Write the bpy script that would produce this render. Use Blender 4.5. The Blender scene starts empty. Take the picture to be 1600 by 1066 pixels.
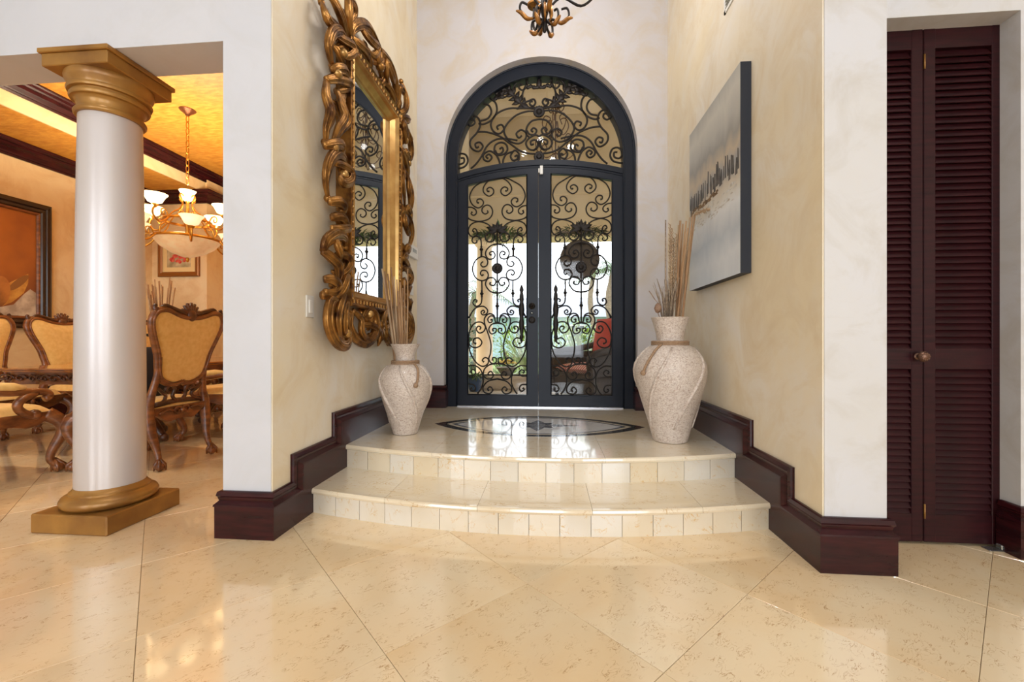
import bpy, math, random
from mathutils import Vector
random.seed(7)
R = math.radians
SC = bpy.context.scene
COL = SC.collection

# ------------------------------------------------------------------ camera
FPX, CXP, CYP, HC = 660.0, 800.0, 533.0, 0.98
YAW = math.atan(58.0 / FPX)
cam_d = bpy.data.cameras.new('camera')
cam = bpy.data.objects.new('camera', cam_d); COL.objects.link(cam)
cam_d.sensor_width = 36.0; cam_d.lens = FPX / 1600.0 * 36.0
cam_d.clip_start = 0.05; cam_d.clip_end = 300
cam.location = (0, 0, HC); cam.rotation_euler = (R(90), 0, YAW)
SC.camera = cam

# ------------------------------------------------------------------ sky, sun, daylight, exposure
SC.view_settings.view_transform = 'Standard'
SC.view_settings.look = 'None'
SC.view_settings.gamma = 1.0
SC.view_settings.use_curve_mapping = False
SC.view_settings.exposure = -0.02
w = bpy.data.worlds.new('sky'); SC.world = w; w.use_nodes = True
w.node_tree.nodes['Background'].inputs[0].default_value = (0.86, 0.93, 1.0, 1)
w.node_tree.nodes['Background'].inputs[1].default_value = 3.4

def light(name, kind, loc, rot, energy, color=(1, 1, 1), size=1.0, size_y=None, angle=None):
    d = bpy.data.lights.new(name, kind); d.energy = energy; d.color = color
    if kind == 'AREA':
        d.size = size
        if size_y: d.shape = 'RECTANGLE'; d.size_y = size_y
    elif kind == 'SUN': d.angle = angle
    else: d.shadow_soft_size = size
    o = bpy.data.objects.new(name, d); COL.objects.link(o)
    o.location = loc; o.rotation_euler = rot
    return o
light('sun', 'SUN', (0, 12, 20), (R(-38), R(-20), 0), 3.2, (1, .95, .86), angle=R(4))
# daylight in the three tall windows of the wall behind the camera
for wx in (-4.0, 0.0, 3.4):
    light('window_daylight', 'AREA', (wx, -5.9, 2.1), (R(90), 0, 0), 92, (.90, .95, 1.0), 2.2, 3.2)

# ------------------------------------------------------------------ pixel -> place helpers
_c, _s = math.cos(YAW), math.sin(YAW)
def ray(u, v):
    a = (u - CXP) / FPX
    return Vector((_c * a - _s, _s * a + _c, (CYP - v) / FPX))
def onz(u, v, z): d = ray(u, v); return Vector((0, 0, HC)) + d * ((z - HC) / d.z)
def ony(u, v, y): d = ray(u, v); return Vector((0, 0, HC)) + d * (y / d.y)
def onx(u, v, x): d = ray(u, v); return Vector((0, 0, HC)) + d * (x / d.x)

# ------------------------------------------------------------------ mesh helpers
class MB:
    def __init__(s): s.v = []; s.f = []; s.sm = []
    def add(s, vs, fs, smooth=False):
        n = len(s.v); s.v += [tuple(p) for p in vs]
        s.f += [tuple(i + n for i in f) for f in fs]; s.sm += [smooth] * len(fs)
        return s
    def box(s, a, b):
        x0, y0, z0 = a; x1, y1, z1 = b
        return s.add([(x0,y0,z0),(x1,y0,z0),(x1,y1,z0),(x0,y1,z0),(x0,y0,z1),(x1,y0,z1),(x1,y1,z1),(x0,y1,z1)],
              [(3,2,1,0),(4,5,6,7),(0,1,5,4),(1,2,6,5),(2,3,7,6),(3,0,4,7)])
    def bbox(s, a, b, r=.006):
        # chamfered box
        x0,y0,z0=a; x1,y1,z1=b
        def ring(z,i): return [(x0+i,y0,z),(x1-i,y0,z),(x1,y0+i,z),(x1,y1-i,z),(x1-i,y1,z),(x0+i,y1,z),(x0,y1-i,z),(x0,y0+i,z)]
        def ringi(z): return [(x0+r,y0+r,z),(x1-r,y0+r,z),(x1-r,y0+r,z),(x1-r,y1-r,z),(x1-r,y1-r,z),(x0+r,y1-r,z),(x0+r,y1-r,z),(x0+r,y0+r,z)]
        rs=[ringi(z0),ring(z0+r,r),ring(z1-r,r),ringi(z1)]
        vs=sum(rs,[]); fs=[]
        for k in range(3):
            for i in range(8):
                j=(i+1)%8; fs.append((k*8+i,k*8+j,(k+1)*8+j,(k+1)*8+i))
        fs.append(tuple(range(7,-1,-1))); fs.append(tuple(24+i for i in range(8)))
        return s.add(vs,fs)
    def prism(s, pts, axis, a, b, smooth=False):
        # polygon (2D) extruded along axis 'x','y','z' from a to b
        def P(p, t):
            if axis == 'x': return (t, p[0], p[1])
            if axis == 'y': return (p[0], t, p[1])
            return (p[0], p[1], t)
        n = len(pts)
        vs = [P(p, a) for p in pts] + [P(p, b) for p in pts]
        fs = [tuple(range(n))[::-1], tuple(range(n, 2 * n))]
        s.add(vs, fs)
        s.add(vs, [(i, (i + 1) % n, n + (i + 1) % n, n + i) for i in range(n)], smooth)
        return s
    def lathe(s, prof, c=(0, 0, 0), seg=32, sx=1, sy=1, a0=0, a1=None):
        full = a1 is None
        a1 = 2 * math.pi if full else a1
        cols = seg if full else seg + 1
        p2 = [prof[0]]; cut = set()
        for i in range(1, len(prof)):
            p2.append(prof[i])
            if 0 < i < len(prof) - 1:
                a = Vector((prof[i][0]-prof[i-1][0], prof[i][1]-prof[i-1][1])); b = Vector((prof[i+1][0]-prof[i][0], prof[i+1][1]-prof[i][1]))
                if a.length > 1e-6 and b.length > 1e-6 and a.angle(b) > .75: cut.add(len(p2) - 1); p2.append(prof[i])
        prof = p2
        vs = []
        for r, z in prof:
            for i in range(cols):
                a = a0 + (a1 - a0) * i / seg
                vs.append((c[0] + r * sx * math.cos(a), c[1] + r * sy * math.sin(a), c[2] + z))
        fs = []
        for k in range(len(prof) - 1):
            if k in cut: continue
            for i in range(seg):
                j = (i + 1) % cols
                fs.append((k*cols+i, k*cols+j, (k+1)*cols+j, (k+1)*cols+i))
        return s.add(vs, fs, True)
    def tube(s, pts, r, seg=6, flat=None, caps=True, up=None):
        # swept tube with radius per point; flat=(normal, k): squash along a fixed normal
        P = [Vector(p) for p in pts]; n = len(P)
        rr = r if isinstance(r, (list, tuple)) else [r] * n
        T = []
        for i in range(n):
            t = P[min(i + 1, n - 1)] - P[max(i - 1, 0)]
            T.append(t.normalized() if t.length > 1e-9 else Vector((0, 0, 1)))
        if up is not None: u0 = Vector(up)
        else:
            u0 = Vector((0, 0, 1)) if abs(T[0].z) < .9 else Vector((1, 0, 0))
        N = (u0 - T[0] * u0.dot(T[0])).normalized()
        vs = []
        for i in range(n):
            N = (N - T[i] * N.dot(T[i]))
            N = N.normalized() if N.length > 1e-6 else Vector((1, 0, 0))
            B = T[i].cross(N)
            for k in range(seg):
                a = 2 * math.pi * k / seg
                o = (N * math.cos(a) + B * math.sin(a)) * rr[i]
                if flat: o = o - Vector(flat[0]) * (o.dot(Vector(flat[0])) * (1 - flat[1]))
                vs.append(P[i] + o)
        fs = []
        for i in range(n - 1):
            for k in range(seg):
                j = (k + 1) % seg
                fs.append((i*seg+k, i*seg+j, (i+1)*seg+j, (i+1)*seg+k))
        if caps:
            fs.append(tuple(range(seg - 1, -1, -1))); fs.append(tuple((n-1)*seg + k for k in range(seg)))
        return s.add(vs, fs, True)
    def ball(s, c, r, seg=10, rings=6, sx=1, sy=1, sz=1):
        prof = [(max(1e-4, r * math.sin(math.pi * i / rings)), -r * sz * math.cos(math.pi * i / rings)) for i in range(rings + 1)]
        return s.lathe(prof, c, seg, sx, sy)
    def xf(s, fn): s.v = [tuple(fn(Vector(p))) for p in s.v]; return s
    def mesh(s, name, mat):
        me = bpy.data.meshes.new(name); me.from_pydata(s.v, [], s.f)
        me.polygons.foreach_set('use_smooth', s.sm); me.update()
        if mat: me.materials.append(mat)
        return me
    def build(s, name, mat, parent=None):
        o = bpy.data.objects.new(name, s.mesh(name, mat)); COL.objects.link(o)
        if parent: o.parent = parent
        return o
def link(name, me, parent=None, loc=None, rot=None):
    o = bpy.data.objects.new(name, me); COL.objects.link(o)
    if parent: o.parent = parent
    if loc is not None: o.location = loc
    if rot is not None: o.rotation_euler = rot
    return o
def empty(name, loc=(0, 0, 0), rz=0):
    o = bpy.data.objects.new(name, None); COL.objects.link(o); o.location = loc; o.rotation_euler = (0, 0, rz)
    o.empty_display_size = .1
    return o
def tag(o, label, cat, group=None, kind=None):
    o['label'] = label; o['category'] = cat
    if group: o['group'] = group
    if kind: o['kind'] = kind
    return o
def struct(o, label, cat): return tag(o, label, cat, kind='structure')
def copy_tree(o, parent=None):
    c = o.copy(); COL.objects.link(c); c.parent = parent
    for ch in list(o.children): copy_tree(ch, c)
    return c
def cr(pts, n=6, closed=False):
    # Catmull-Rom through points (any dimension)
    P = [tuple(p) for p in pts]; m = len(P); out = []
    rng = range(m) if closed else range(m - 1)
    for i in rng:
        g = (lambda k: P[k % m]) if closed else (lambda k: P[min(max(k, 0), m - 1)])
        p0, p1, p2, p3 = g(i - 1), g(i), g(i + 1), g(i + 2)
        for k in range(n):
            t = k / n
            out.append(tuple(.5 * ((2*b) + (-a + c) * t + (2*a - 5*b + 4*c - d) * t*t + (-a + 3*b - 3*c + d) * t**3)
                             for a, b, c, d in zip(p0, p1, p2, p3)))
    if not closed: out.append(P[-1])
    return out

# ------------------------------------------------------------------ materials
MATS = {}
def nt(name):
    m = bpy.data.materials.new(name); m.use_nodes = True; MATS[name] = m
    return m, m.node_tree.nodes, m.node_tree.links, m.node_tree.nodes['Principled BSDF']
def setp(b, rough=.5, metal=0, coat=0, spec=None, coat_rough=.05, sheen=0):
    b.inputs['Roughness'].default_value = rough; b.inputs['Metallic'].default_value = metal
    b.inputs['Coat Weight'].default_value = coat; b.inputs['Coat Roughness'].default_value = coat_rough
    if spec is not None: b.inputs['Specular IOR Level'].default_value = spec
    if sheen: b.inputs['Sheen Weight'].default_value = sheen
def rgb(*c):  # sRGB 0-255 -> linear
    return tuple(((x/255)/12.92 if x/255 <= .04045 else ((x/255+.055)/1.055)**2.4) for x in c) + (1,)
def mat(name, col, rough=.5, metal=0, coat=0, col2=None, scale=6, detail=4, stretch=(1,1,1), bump=0, bscale=None, lo=.35, hi=.65, spec=None, emit=None, dist=0, sheen=0):
    m, N, L, b = nt(name); setp(b, rough, metal, coat, spec, sheen=sheen)
    b.inputs['Base Color'].default_value = col
    tc = N.new('ShaderNodeTexCoord'); mp = N.new('ShaderNodeMapping'); mp.inputs['Scale'].default_value = stretch
    L.new(tc.outputs['Object'], mp.inputs[0])
    if col2:
        n = N.new('ShaderNodeTexNoise'); n.inputs['Scale'].default_value = scale; n.inputs['Detail'].default_value = detail
        n.inputs['Distortion'].default_value = dist
        r = N.new('ShaderNodeValToRGB'); r.color_ramp.elements[0].position = lo; r.color_ramp.elements[1].position = hi
        r.color_ramp.elements[0].color = col; r.color_ramp.elements[1].color = col2
        L.new(mp.outputs[0], n.inputs['Vector']); L.new(n.outputs['Fac'], r.inputs[0]); L.new(r.outputs[0], b.inputs['Base Color'])
    if bump:
        n2 = N.new('ShaderNodeTexNoise'); n2.inputs['Scale'].default_value = bscale or scale; n2.inputs['Detail'].default_value = 3
        bp = N.new('ShaderNodeBump'); bp.inputs['Strength'].default_value = bump; bp.inputs['Distance'].default_value = .01
        L.new(mp.outputs[0], n2.inputs['Vector']); L.new(n2.outputs['Fac'], bp.inputs['Height']); L.new(bp.outputs[0], b.inputs['Normal'])
    if emit:
        b.inputs['Emission Color'].default_value = emit[0]; b.inputs['Emission Strength'].default_value = emit[1]
    return m
def plaster(name, c1, c2, c3, s1=.9, s2=2.6):
    # hand-rubbed plaster: two octaves of clouding between three tones
    m, N, L, b = nt(name); setp(b, .42, spec=.35)
    tc = N.new('ShaderNodeTexCoord')
    n1 = N.new('ShaderNodeTexNoise'); n1.inputs['Scale'].default_value = s1; n1.inputs['Detail'].default_value = 5; n1.inputs['Roughness'].default_value = .6; n1.inputs['Distortion'].default_value = .6
    n2 = N.new('ShaderNodeTexNoise'); n2.inputs['Scale'].default_value = s2; n2.inputs['Detail'].default_value = 8; n2.inputs['Roughness'].default_value = .65; n2.inputs['Distortion'].default_value = 1.2
    r1 = N.new('ShaderNodeValToRGB'); r1.color_ramp.elements[0].position = .38; r1.color_ramp.elements[1].position = .66
    r1.color_ramp.elements[0].color = c1; r1.color_ramp.elements[1].color = c2
    r2 = N.new('ShaderNodeMapRange'); r2.inputs[1].default_value = .45; r2.inputs[2].default_value = .75
    mx = N.new('ShaderNodeMixRGB'); mx.inputs[2].default_value = c3
    for n in (n1, n2): L.new(tc.outputs['Object'], n.inputs['Vector'])
    L.new(n1.outputs['Fac'], r1.inputs[0]); L.new(n2.outputs['Fac'], r2.inputs[0])
    L.new(r2.outputs[0], mx.inputs[0]); L.new(r1.outputs[0], mx.inputs[1]); L.new(mx.outputs[0], b.inputs['Base Color'])
    return m
def marble(name, c1, c2, vein, rough=.16, random_tint=(.92, .88, .82, 1), vs=9):
    m, N, L, b = nt(name); setp(b, rough, coat=.8, coat_rough=.06); b.inputs['Coat IOR'].default_value = 1.7
    tc = N.new('ShaderNodeTexCoord'); oi = N.new('ShaderNodeObjectInfo')
    off = N.new('ShaderNodeVectorMath'); off.operation = 'MULTIPLY_ADD'
    off.inputs[1].default_value = (17, 31, 5)
    L.new(oi.outputs['Random'], off.inputs[0]); L.new(tc.outputs['Object'], off.inputs[2])
    n1 = N.new('ShaderNodeTexNoise'); n1.inputs['Scale'].default_value = 2.2; n1.inputs['Detail'].default_value = 6; n1.inputs['Distortion'].default_value = .8
    r1 = N.new('ShaderNodeValToRGB'); r1.color_ramp.elements[0].position = .35; r1.color_ramp.elements[1].position = .68
    r1.color_ramp.elements[0].color = c1; r1.color_ramp.elements[1].color = c2
    # short wandering veins: thin band of a distorted noise, broken by a mask
    mp = N.new('ShaderNodeMapping'); mp.inputs['Scale'].default_value = (1, 2.4, 1); mp.inputs['Rotation'].default_value = (0, 0, .5)
    n2 = N.new('ShaderNodeTexNoise'); n2.inputs['Scale'].default_value = vs; n2.inputs['Detail'].default_value = 4; n2.inputs['Distortion'].default_value = 2.0
    a = N.new('ShaderNodeMath'); a.operation = 'SUBTRACT'; a.inputs[1].default_value = .5
    ab = N.new('ShaderNodeMath'); ab.operation = 'ABSOLUTE'
    mr = N.new('ShaderNodeMapRange'); mr.inputs[1].default_value = .003; mr.inputs[2].default_value = .018; mr.inputs[3].default_value = 1; mr.inputs[4].default_value = 0
    n3 = N.new('ShaderNodeTexNoise'); n3.inputs['Scale'].default_value = vs * 1.5; n3.inputs['Detail'].default_value = 2
    m3 = N.new('ShaderNodeMapRange'); m3.inputs[1].default_value = .47; m3.inputs[2].default_value = .62
    mu = N.new('ShaderNodeMath'); mu.operation = 'MULTIPLY'
    mx = N.new('ShaderNodeMixRGB'); mx.inputs[2].default_value = vein
    tint = N.new('ShaderNodeMixRGB'); tint.blend_type = 'MULTIPLY'; tint.inputs[0].default_value = 1
    tr = N.new('ShaderNodeValToRGB'); tr.color_ramp.elements[0].color = random_tint or (1, 1, 1, 1); tr.color_ramp.elements[1].color = (1.0, 1.0, 1.0, 1)
    L.new(off.outputs[0], n1.inputs['Vector']); L.new(off.outputs[0], mp.inputs[0]); L.new(mp.outputs[0], n2.inputs['Vector']); L.new(off.outputs[0], n3.inputs['Vector'])
    L.new(n1.outputs['Fac'], r1.inputs[0]); L.new(n2.outputs['Fac'], a.inputs[0]); L.new(a.outputs[0], ab.inputs[0]); L.new(ab.outputs[0], mr.inputs[0])
    L.new(n3.outputs['Fac'], m3.inputs[0]); L.new(mr.outputs[0], mu.inputs[0]); L.new(m3.outputs[0], mu.inputs[1])
    L.new(mu.outputs[0], mx.inputs[0]); L.new(r1.outputs[0], mx.inputs[1]); L.new(oi.outputs['Random'], tr.inputs[0])
    L.new(mx.outputs[0], tint.inputs[1]); L.new(tr.outputs[0], tint.inputs[2]); L.new(tint.outputs[0], b.inputs['Base Color'])
    return m
def glass(name, refl=.9, tint=(1, 1, 1, 1)):
    m, N, L, b = nt(name); N.remove(b)
    out = N['Material Output']; t = N.new('ShaderNodeBsdfTransparent'); t.inputs[0].default_value = tint
    g = N.new('ShaderNodeBsdfGlossy'); g.inputs['Roughness'].default_value = .02
    fr = N.new('ShaderNodeFresnel'); fr.inputs[0].default_value = 1.45
    mu = N.new('ShaderNodeMath'); mu.operation = 'MULTIPLY'; mu.inputs[1].default_value = refl
    mx = N.new('ShaderNodeMixShader')
    L.new(fr.outputs[0], mu.inputs[0]); L.new(mu.outputs[0], mx.inputs[0]); L.new(t.outputs[0], mx.inputs[1]); L.new(g.outputs[0], mx.inputs[2]); L.new(mx.outputs[0], out.inputs[0])
    return m

m_white = plaster('white_paint', rgb(207,207,211), rgb(213,212,215), rgb(204,203,204))
m_wall = plaster('plaster_cream', rgb(238,222,190), rgb(238,232,222), rgb(226,206,170))
m_wallr = plaster('plaster_pier', rgb(211,207,202), rgb(213,211,212), rgb(198,191,181), 1.2, 3.2)
m_wallb = plaster('plaster_back', rgb(208,203,203), rgb(211,208,212), rgb(206,192,172), .8, 2.2)
m_din = plaster('plaster_dining', rgb(238,214,168), rgb(240,222,184), rgb(222,190,140))
m_gold_ceil = mat('gold_ceiling', rgb(205,148,62), .45, .0, 0, rgb(180,118,40), 10, 8, (1, 3, 1), .3, 25)
m_floor = marble('floor_marble', rgb(240,211,168), rgb(243,223,188), rgb(188,144,98), vs=14)
m_step = marble('step_marble', rgb(238,221,190), rgb(240,229,208), rgb(212,178,130), .18)
m_riser = marble('riser_marble', rgb(230,220,202), rgb(234,228,218), rgb(222,192,140), .3, (.97, .88, .72, 1))
m_grout = mat('grout', rgb(150,118,80), .8)
m_mahog = mat('mahogany', rgb(60,20,23), .26, 0, .12, rgb(40,12,16), 5, 6, (1, 1, 8), spec=.25)
m_louv = mat('louver_wood', rgb(54,18,21), .4, 0, .0, rgb(36,12,15), 6, 6, (1, 1, 10), spec=.22)
m_door = mat('door_metal', rgb(20,26,38), .42, .0, .0, spec=.3)
m_iron = mat('wrought_iron', rgb(38,32,29), .5, .5)
m_glass = glass('door_glass', .8)
m_gold = mat('gilded_wood', rgb(164,116,58), .32, .8, 0, rgb(78,46,24), 12, 4, (1,1,1), .25, 60, .42, .68)
m_goldl = mat('gilded_silver', rgb(204,164,102), .3, .75, 0, rgb(170,126,70), 7, 3)
m_mirror = mat('mirror_glass', (.92, .95, .96, 1), .01, 1)
m_goldp = mat('gold_paint', rgb(176,128,58), .38, .35, .15, rgb(140,96,44), 5, 5)
m_pearl = mat('pearl_paint', rgb(212,206,206), .36, .25, .15, rgb(206,196,190), 2.5, 4, (1,1,.4))
m_vase = mat('vase_stone', rgb(222,209,197), .4, 0, .15, rgb(178,154,138), 60, 4, (1,1,1.5), .6, 70, .46, .66, dist=2.0)
m_rope = mat('rope', rgb(176,146,116), .9, 0, 0, rgb(140,110,84), 80, 2, (1,1,4))
m_reed = mat('reed', rgb(190,152,112), .7, 0, 0, rgb(150,112,78), 14, 3, (1,1,.3))
m_reed2 = mat('reed_pale', rgb(206,180,146), .7, 0, 0, rgb(168,136,104), 14, 3, (1,1,.3))
m_twig = mat('twig', rgb(132,112,94), .8, 0, 0, rgb(176,156,132), 60, 3)
m_plastic = mat('white_plastic', rgb(232,230,224), .35)
m_screen = mat('grey_display', rgb(168,172,168), .25)
m_wood = mat('carved_walnut', rgb(142,84,42), .3, 0, .4, rgb(92,48,22), 9, 5, (1,1,3), .3, 40)
m_woodd = mat('carved_walnut_dark', rgb(98,54,30), .32, 0, .35, rgb(60,32,18), 9, 5, (1,1,3), .3, 40)
m_fabric = mat('gold_fabric', rgb(238,200,126), .75, 0, 0, rgb(228,186,108), 30, 3, sheen=.2)
m_navy = mat('navy_bag', rgb(26,30,44), .7)
m_brass = mat('brass', rgb(206,150,62), .28, .9)
m_shade = mat('lit_glass_shade', rgb(255,236,196), .3, emit=((1.0, .80, .48, 1), .9))
m_bowl = mat('alabaster_bowl', rgb(236,206,160), .3, 0, .3, rgb(214,170,112), 8, 5, emit=((1.0, .72, .38, 1), .25))
m_black = mat('black_edge', rgb(38,44,56), .6)
m_bluebase = m_mahog

# ------------------------------------------------------------------ key dimensions
XL, XR = -1.37, 1.166            # entry alcove side walls
YFL, YFR = 1.985, 1.915          # pier front faces
YB = 4.29                        # entry back wall
YD = 4.38                        # front face of the door frame
Z1, Z2 = .14, .29                # step, landing
HT = 5.0                         # hall ceiling
HDR = ony(350, 64, YFL).z        # underside of the wall above the column
XC = -.105                       # centre of the door

# ------------------------------------------------------------------ floor: 0.6 m stone tiles laid on the diagonal
fl = struct(MB().box((-6.6, -6.0, -.12), (5.0, 4.5, -.012)).box((-6.6, 4.5, -.12), (-1.5, 7.0, -.012)).build('floor', m_grout), 'polished cream stone floor laid in diagonal squares', 'floor')
S2 = .6 * math.sqrt(2)
half = .2992
q = MB(); z0, z1 = -.012, 0.0; e = .0012
a = half; b2 = half - e
q.add([(-a,-a,z0),(a,-a,z0),(a,a,z0),(-a,a,z0),(-a,-a,z1-e),(a,-a,z1-e),(a,a,z1-e),(-a,a,z1-e),(-b2,-b2,z1),(b2,-b2,z1),(b2,b2,z1),(-b2,b2,z1)],
      [(0,1,5,4),(1,2,6,5),(2,3,7,6),(3,0,4,7),(4,5,9,8),(5,6,10,9),(6,7,11,10),(7,4,8,11),(8,9,10,11)])
tile_me = q.mesh('floor_tile', m_floor)
cands = []
for i in range(-14, 16):
    for j in range(-14, 18):
        p = 1.62 + S2 * (i + .5); d = .945 + S2 * (j + .5)     # x+y, y-x
        x, y = (p - d) / 2, (p + d) / 2
        ok = (-6.5 < x < 4.8 and -1.2 < y < 2.8) or (-6.5 < x < -1.75 and y < 7.0 and y >= 2.45) or (1.6 < x < 3 and 1.9 < y < 2.4)
        if XL < x < XR and y > 2.75: ok = False
        if ok: cands.append((math.hypot(x, y), x, y))
cands.sort()
for k, (_, x, y) in enumerate(cands[:290]):
    link('floor_tile', tile_me, fl, (x, y, 0), (0, 0, R(45)))

# ------------------------------------------------------------------ walls
def wallbox(name, parts, m, label, cat='wall'):
    b = MB()
    for a_, c_ in parts: b.box(a_, c_)
    return struct(b.build(name, m), label, cat)
wallbox('wall_left', [((XL-.006, YFL+.004, -.01), (XL, YB+.3, HT))], m_wall, 'cream rubbed plaster wall behind the gilded mirror')
wallbox('wall_left_pier', [((-1.63, YFL, -.01), (XL-.006, YFL+.235, HT)), ((-1.63, YFL+.235, -.01), (XL-.006, YB+.3, HT))], m_white, 'white painted pier between dining room and entry')
wallbox('wall_header', [((-6.6, YFL, HDR), (-1.63, YFL+.235, HT)), ((-6.6, YFL, -.01), (-5.6, YFL+.235, HDR))], m_white, 'white painted wall band above the column')
wallbox('wall_right', [((XR, YFR+.004, -.01), (XR+.006, YB+.3, HT))], m_wall, 'ochre cream plaster wall behind the harbour canvas')
wallbox('wall_right_pier', [((XR+.006, YFR, -.01), (1.42, YB+.3, HT))], m_wallr, 'grey cream plaster pier beside the louvered door')
# back wall with arched opening
RW = (ony(992, 400, YB).x - ony(693, 400, YB).x) / 2 + .012
ZAW = ony(845, 88, YB).z            # crown of the opening
ZSP = ZAW - RW                      # spring line
def arch_pts(r, zs, n=40, a0=0.0, a1=math.pi): return [(XC + r * math.cos(a0 + (a1-a0) * i / n), zs + r * math.sin(a0 + (a1-a0) * i / n)) for i in range(n + 1)]
b = MB()
b.box((XL-.2, YB, -.01), (XC-RW, YB+.3, HT)); b.box((XC+RW, YB, -.01), (XR+.2, YB+.3, HT))
ap = arch_pts(RW, ZSP)
for i in range(len(ap) - 1):
    (x1, za), (x0, zb) = ap[i], ap[i + 1]
    b.add([(x0,YB,zb),(x1,YB,za),(x1,YB,HT),(x0,YB,HT),(x0,YB+.3,zb),(x1,YB+.3,za),(x1,YB+.3,HT),(x0,YB+.3,HT)],
          [(0,1,2,3),(7,6,5,4),(0,4,5,1)])
struct(b.build('wall_back', m_wallb), 'pale plaster end wall with the arched doorway', 'wall')
# closet wall around the louvered door
XO = ony(1595, 400, 2.11).x; ZO = ony(1490, 22, 2.11).z
wallbox('wall_closet', [((XO, 2.11, -.01), (5.0, 2.36, HT)), ((1.42, 2.11, ZO), (XO, 2.36, HT))], m_wallr, 'cream plaster wall around the louvered closet door')
wallbox('wall_closet_inside', [((1.42, 2.9, 0), (3.0, 2.95, HT)), ((2.9, 2.36, 0), (2.95, 2.9, HT))], m_white, 'white wall inside the closet')
# hall shell behind the camera, with three tall windows
wallbox('wall_hall_left', [((-6.8, -6.2, -.01), (-6.6, YFL, HT))], m_wall, 'cream wall along the left of the hall')
wallbox('wall_hall_right', [((5.0, -6.2, -.01), (5.2, 2.36, HT))], m_wall, 'cream wall along the right of the hall')
rear = []
edges = [-6.6, -5.2, -2.8, -1.2, 1.2, 2.2, 4.6, 5.0]
for k in range(0, 8, 2): rear.append(((edges[k], -6.2, -.01), (edges[k+1], -6.0, HT)))
for k in range(1, 7, 2): rear += [((edges[k], -6.2, -.01), (edges[k+1], -6.0, .4)), ((edges[k], -6.2, 3.8), (edges[k+1], -6.0, HT))]
wallbox('wall_hall_rear', rear, m_wall, 'cream wall with three tall windows behind the viewer')
struct(MB().box((-6.8, -6.2, HT), (5.2, YB+.3, HT+.15)).build('ceiling', m_white), 'high white hall ceiling', 'ceiling')

# downlights added out of view in the high hall ceiling to brighten the floor
for k, (lx, lab) in enumerate(((-2.2, 'leftmost'), (-.6, 'second from left'), (1.0, 'third from left'), (2.6, 'rightmost'))):
    dl = empty('added_downlight', (lx, .9, HT)); tag(dl, 'small downlight added out of view in the hall ceiling, %s of four' % lab, 'downlight', 'added hall downlights')
    MB().lathe([(.045,-.004),(.065,-.006),(.07,0)], (0,0,0), 20).build('trim_ring', m_plastic, dl)
    l_ = light('added_downlight_bulb', 'SPOT', (lx, .9, HT-.02), (0, 0, 0), 85, (1.0, .97, .93), .06); l_.data.spot_size = R(76); l_.data.spot_blend = .7

# ------------------------------------------------------------------ steps and landing
st = struct(MB().box((XL+.02, 3.0, 0), (XR-.02, YB+.5, Z2-.03)).build('entry_steps', m_grout), 'two bowed cream stone steps up to the entry landing', 'steps')
CH = 1.26
def bow(x, yend, ymid):        # y of a bowed nosing at x
    return ymid + (yend - ymid) * ((x - XC) / CH) ** 2
def strip_slab(name, xs, yf, yb, zt, th, m, nose=True):
    # slab whose front follows yf(x) with a rounded nosing
    n = 8; x0, x1 = xs
    prof = [(.012, -th), (.003, -th+.005), (0, -th*.5), (.003, -.005), (.011, 0)]
    vs = []; rows = len(prof)
    for i in range(n + 1):
        x = x0 + (x1 - x0) * i / n
        for dy, dz in prof: vs.append((x, yf(x) + dy, zt + dz))
        vs.append((x, yb(x) if callable(yb) else yb, zt)); vs.append((x, yb(x) if callable(yb) else yb, zt - th))
    c = rows + 2; fs = []; sm = []
    for i in range(n):
        for k in range(c - 1): fs.append((i*c+k, (i+1)*c+k, (i+1)*c+k+1, i*c+k+1))
        fs.append((i*c+c-1, (i+1)*c+c-1, (i+1)*c, i*c))
    fs.append(tuple(range(c))[::-1]); fs.append(tuple(n*c + k for k in range(c)))
    return MB().add(vs, fs).build(name, m, st)
LN = lambda x: bow(x, 2.70, 2.493)
T1 = lambda x: bow(x, 2.295, 2.108)
BXL, BXR = XL + .026, XR - .026
def seams(us, v, z): return [BXL] + [onz(u, v, z).x for u in us] + [BXR]
xs = seams((605, 753, 920, 1081), 775, Z1)
for k in range(len(xs) - 1): strip_slab('tread_slab', (xs[k] + .0007, xs[k+1] - .0007), T1, lambda x: LN(x) + .06, Z1, .032, m_step)
xs = [BXL, -.72, .33, BXR]
for k in range(3): strip_slab('landing_slab', (xs[k] + .0006, xs[k+1] - .0006), LN, 3.02, Z2, .032, m_step)
for (ya, yb_) in ((3.021, 3.72), (3.721, YB+.45)):
    for k in range(3):
        MB().box((xs[k]+.0006 if k else BXL-.02, ya, Z2-.032), (xs[k+1]-.0006 if k < 2 else BXR+.02, yb_, Z2)).build('landing_slab', m_step, st)
def riser(yf, za, zb, us):
    for k in range(len(us) - 1):
        x0, x1 = us[k] + .0012, us[k+1] - .0012; vs = []
        for i in range(3):
            x = x0 + (x1 - x0) * i / 2; y = yf(x) + .018 + random.Random(k).uniform(0, .0012) * 0
            vs += [(x, y, za), (x, y + .02, za), (x, y + .02, zb), (x, y, zb)]
        fs = []
        for i in range(2):
            for j in range(4): fs.append((i*4+j, (i+1)*4+j, (i+1)*4+(j+1) % 4, i*4+(j+1) % 4))
        fs += [(0,3,2,1), (8,9,10,11)]
        MB().add(vs, [f[::-1] for f in fs]).build('riser_tile', m_riser, st)
def even(n): return [BXL + (BXR - BXL) * i / n for i in range(n + 1)]
riser(T1, 0, Z1-.03, even(16)); riser(LN, Z1, Z2-.03, even(15))
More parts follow.
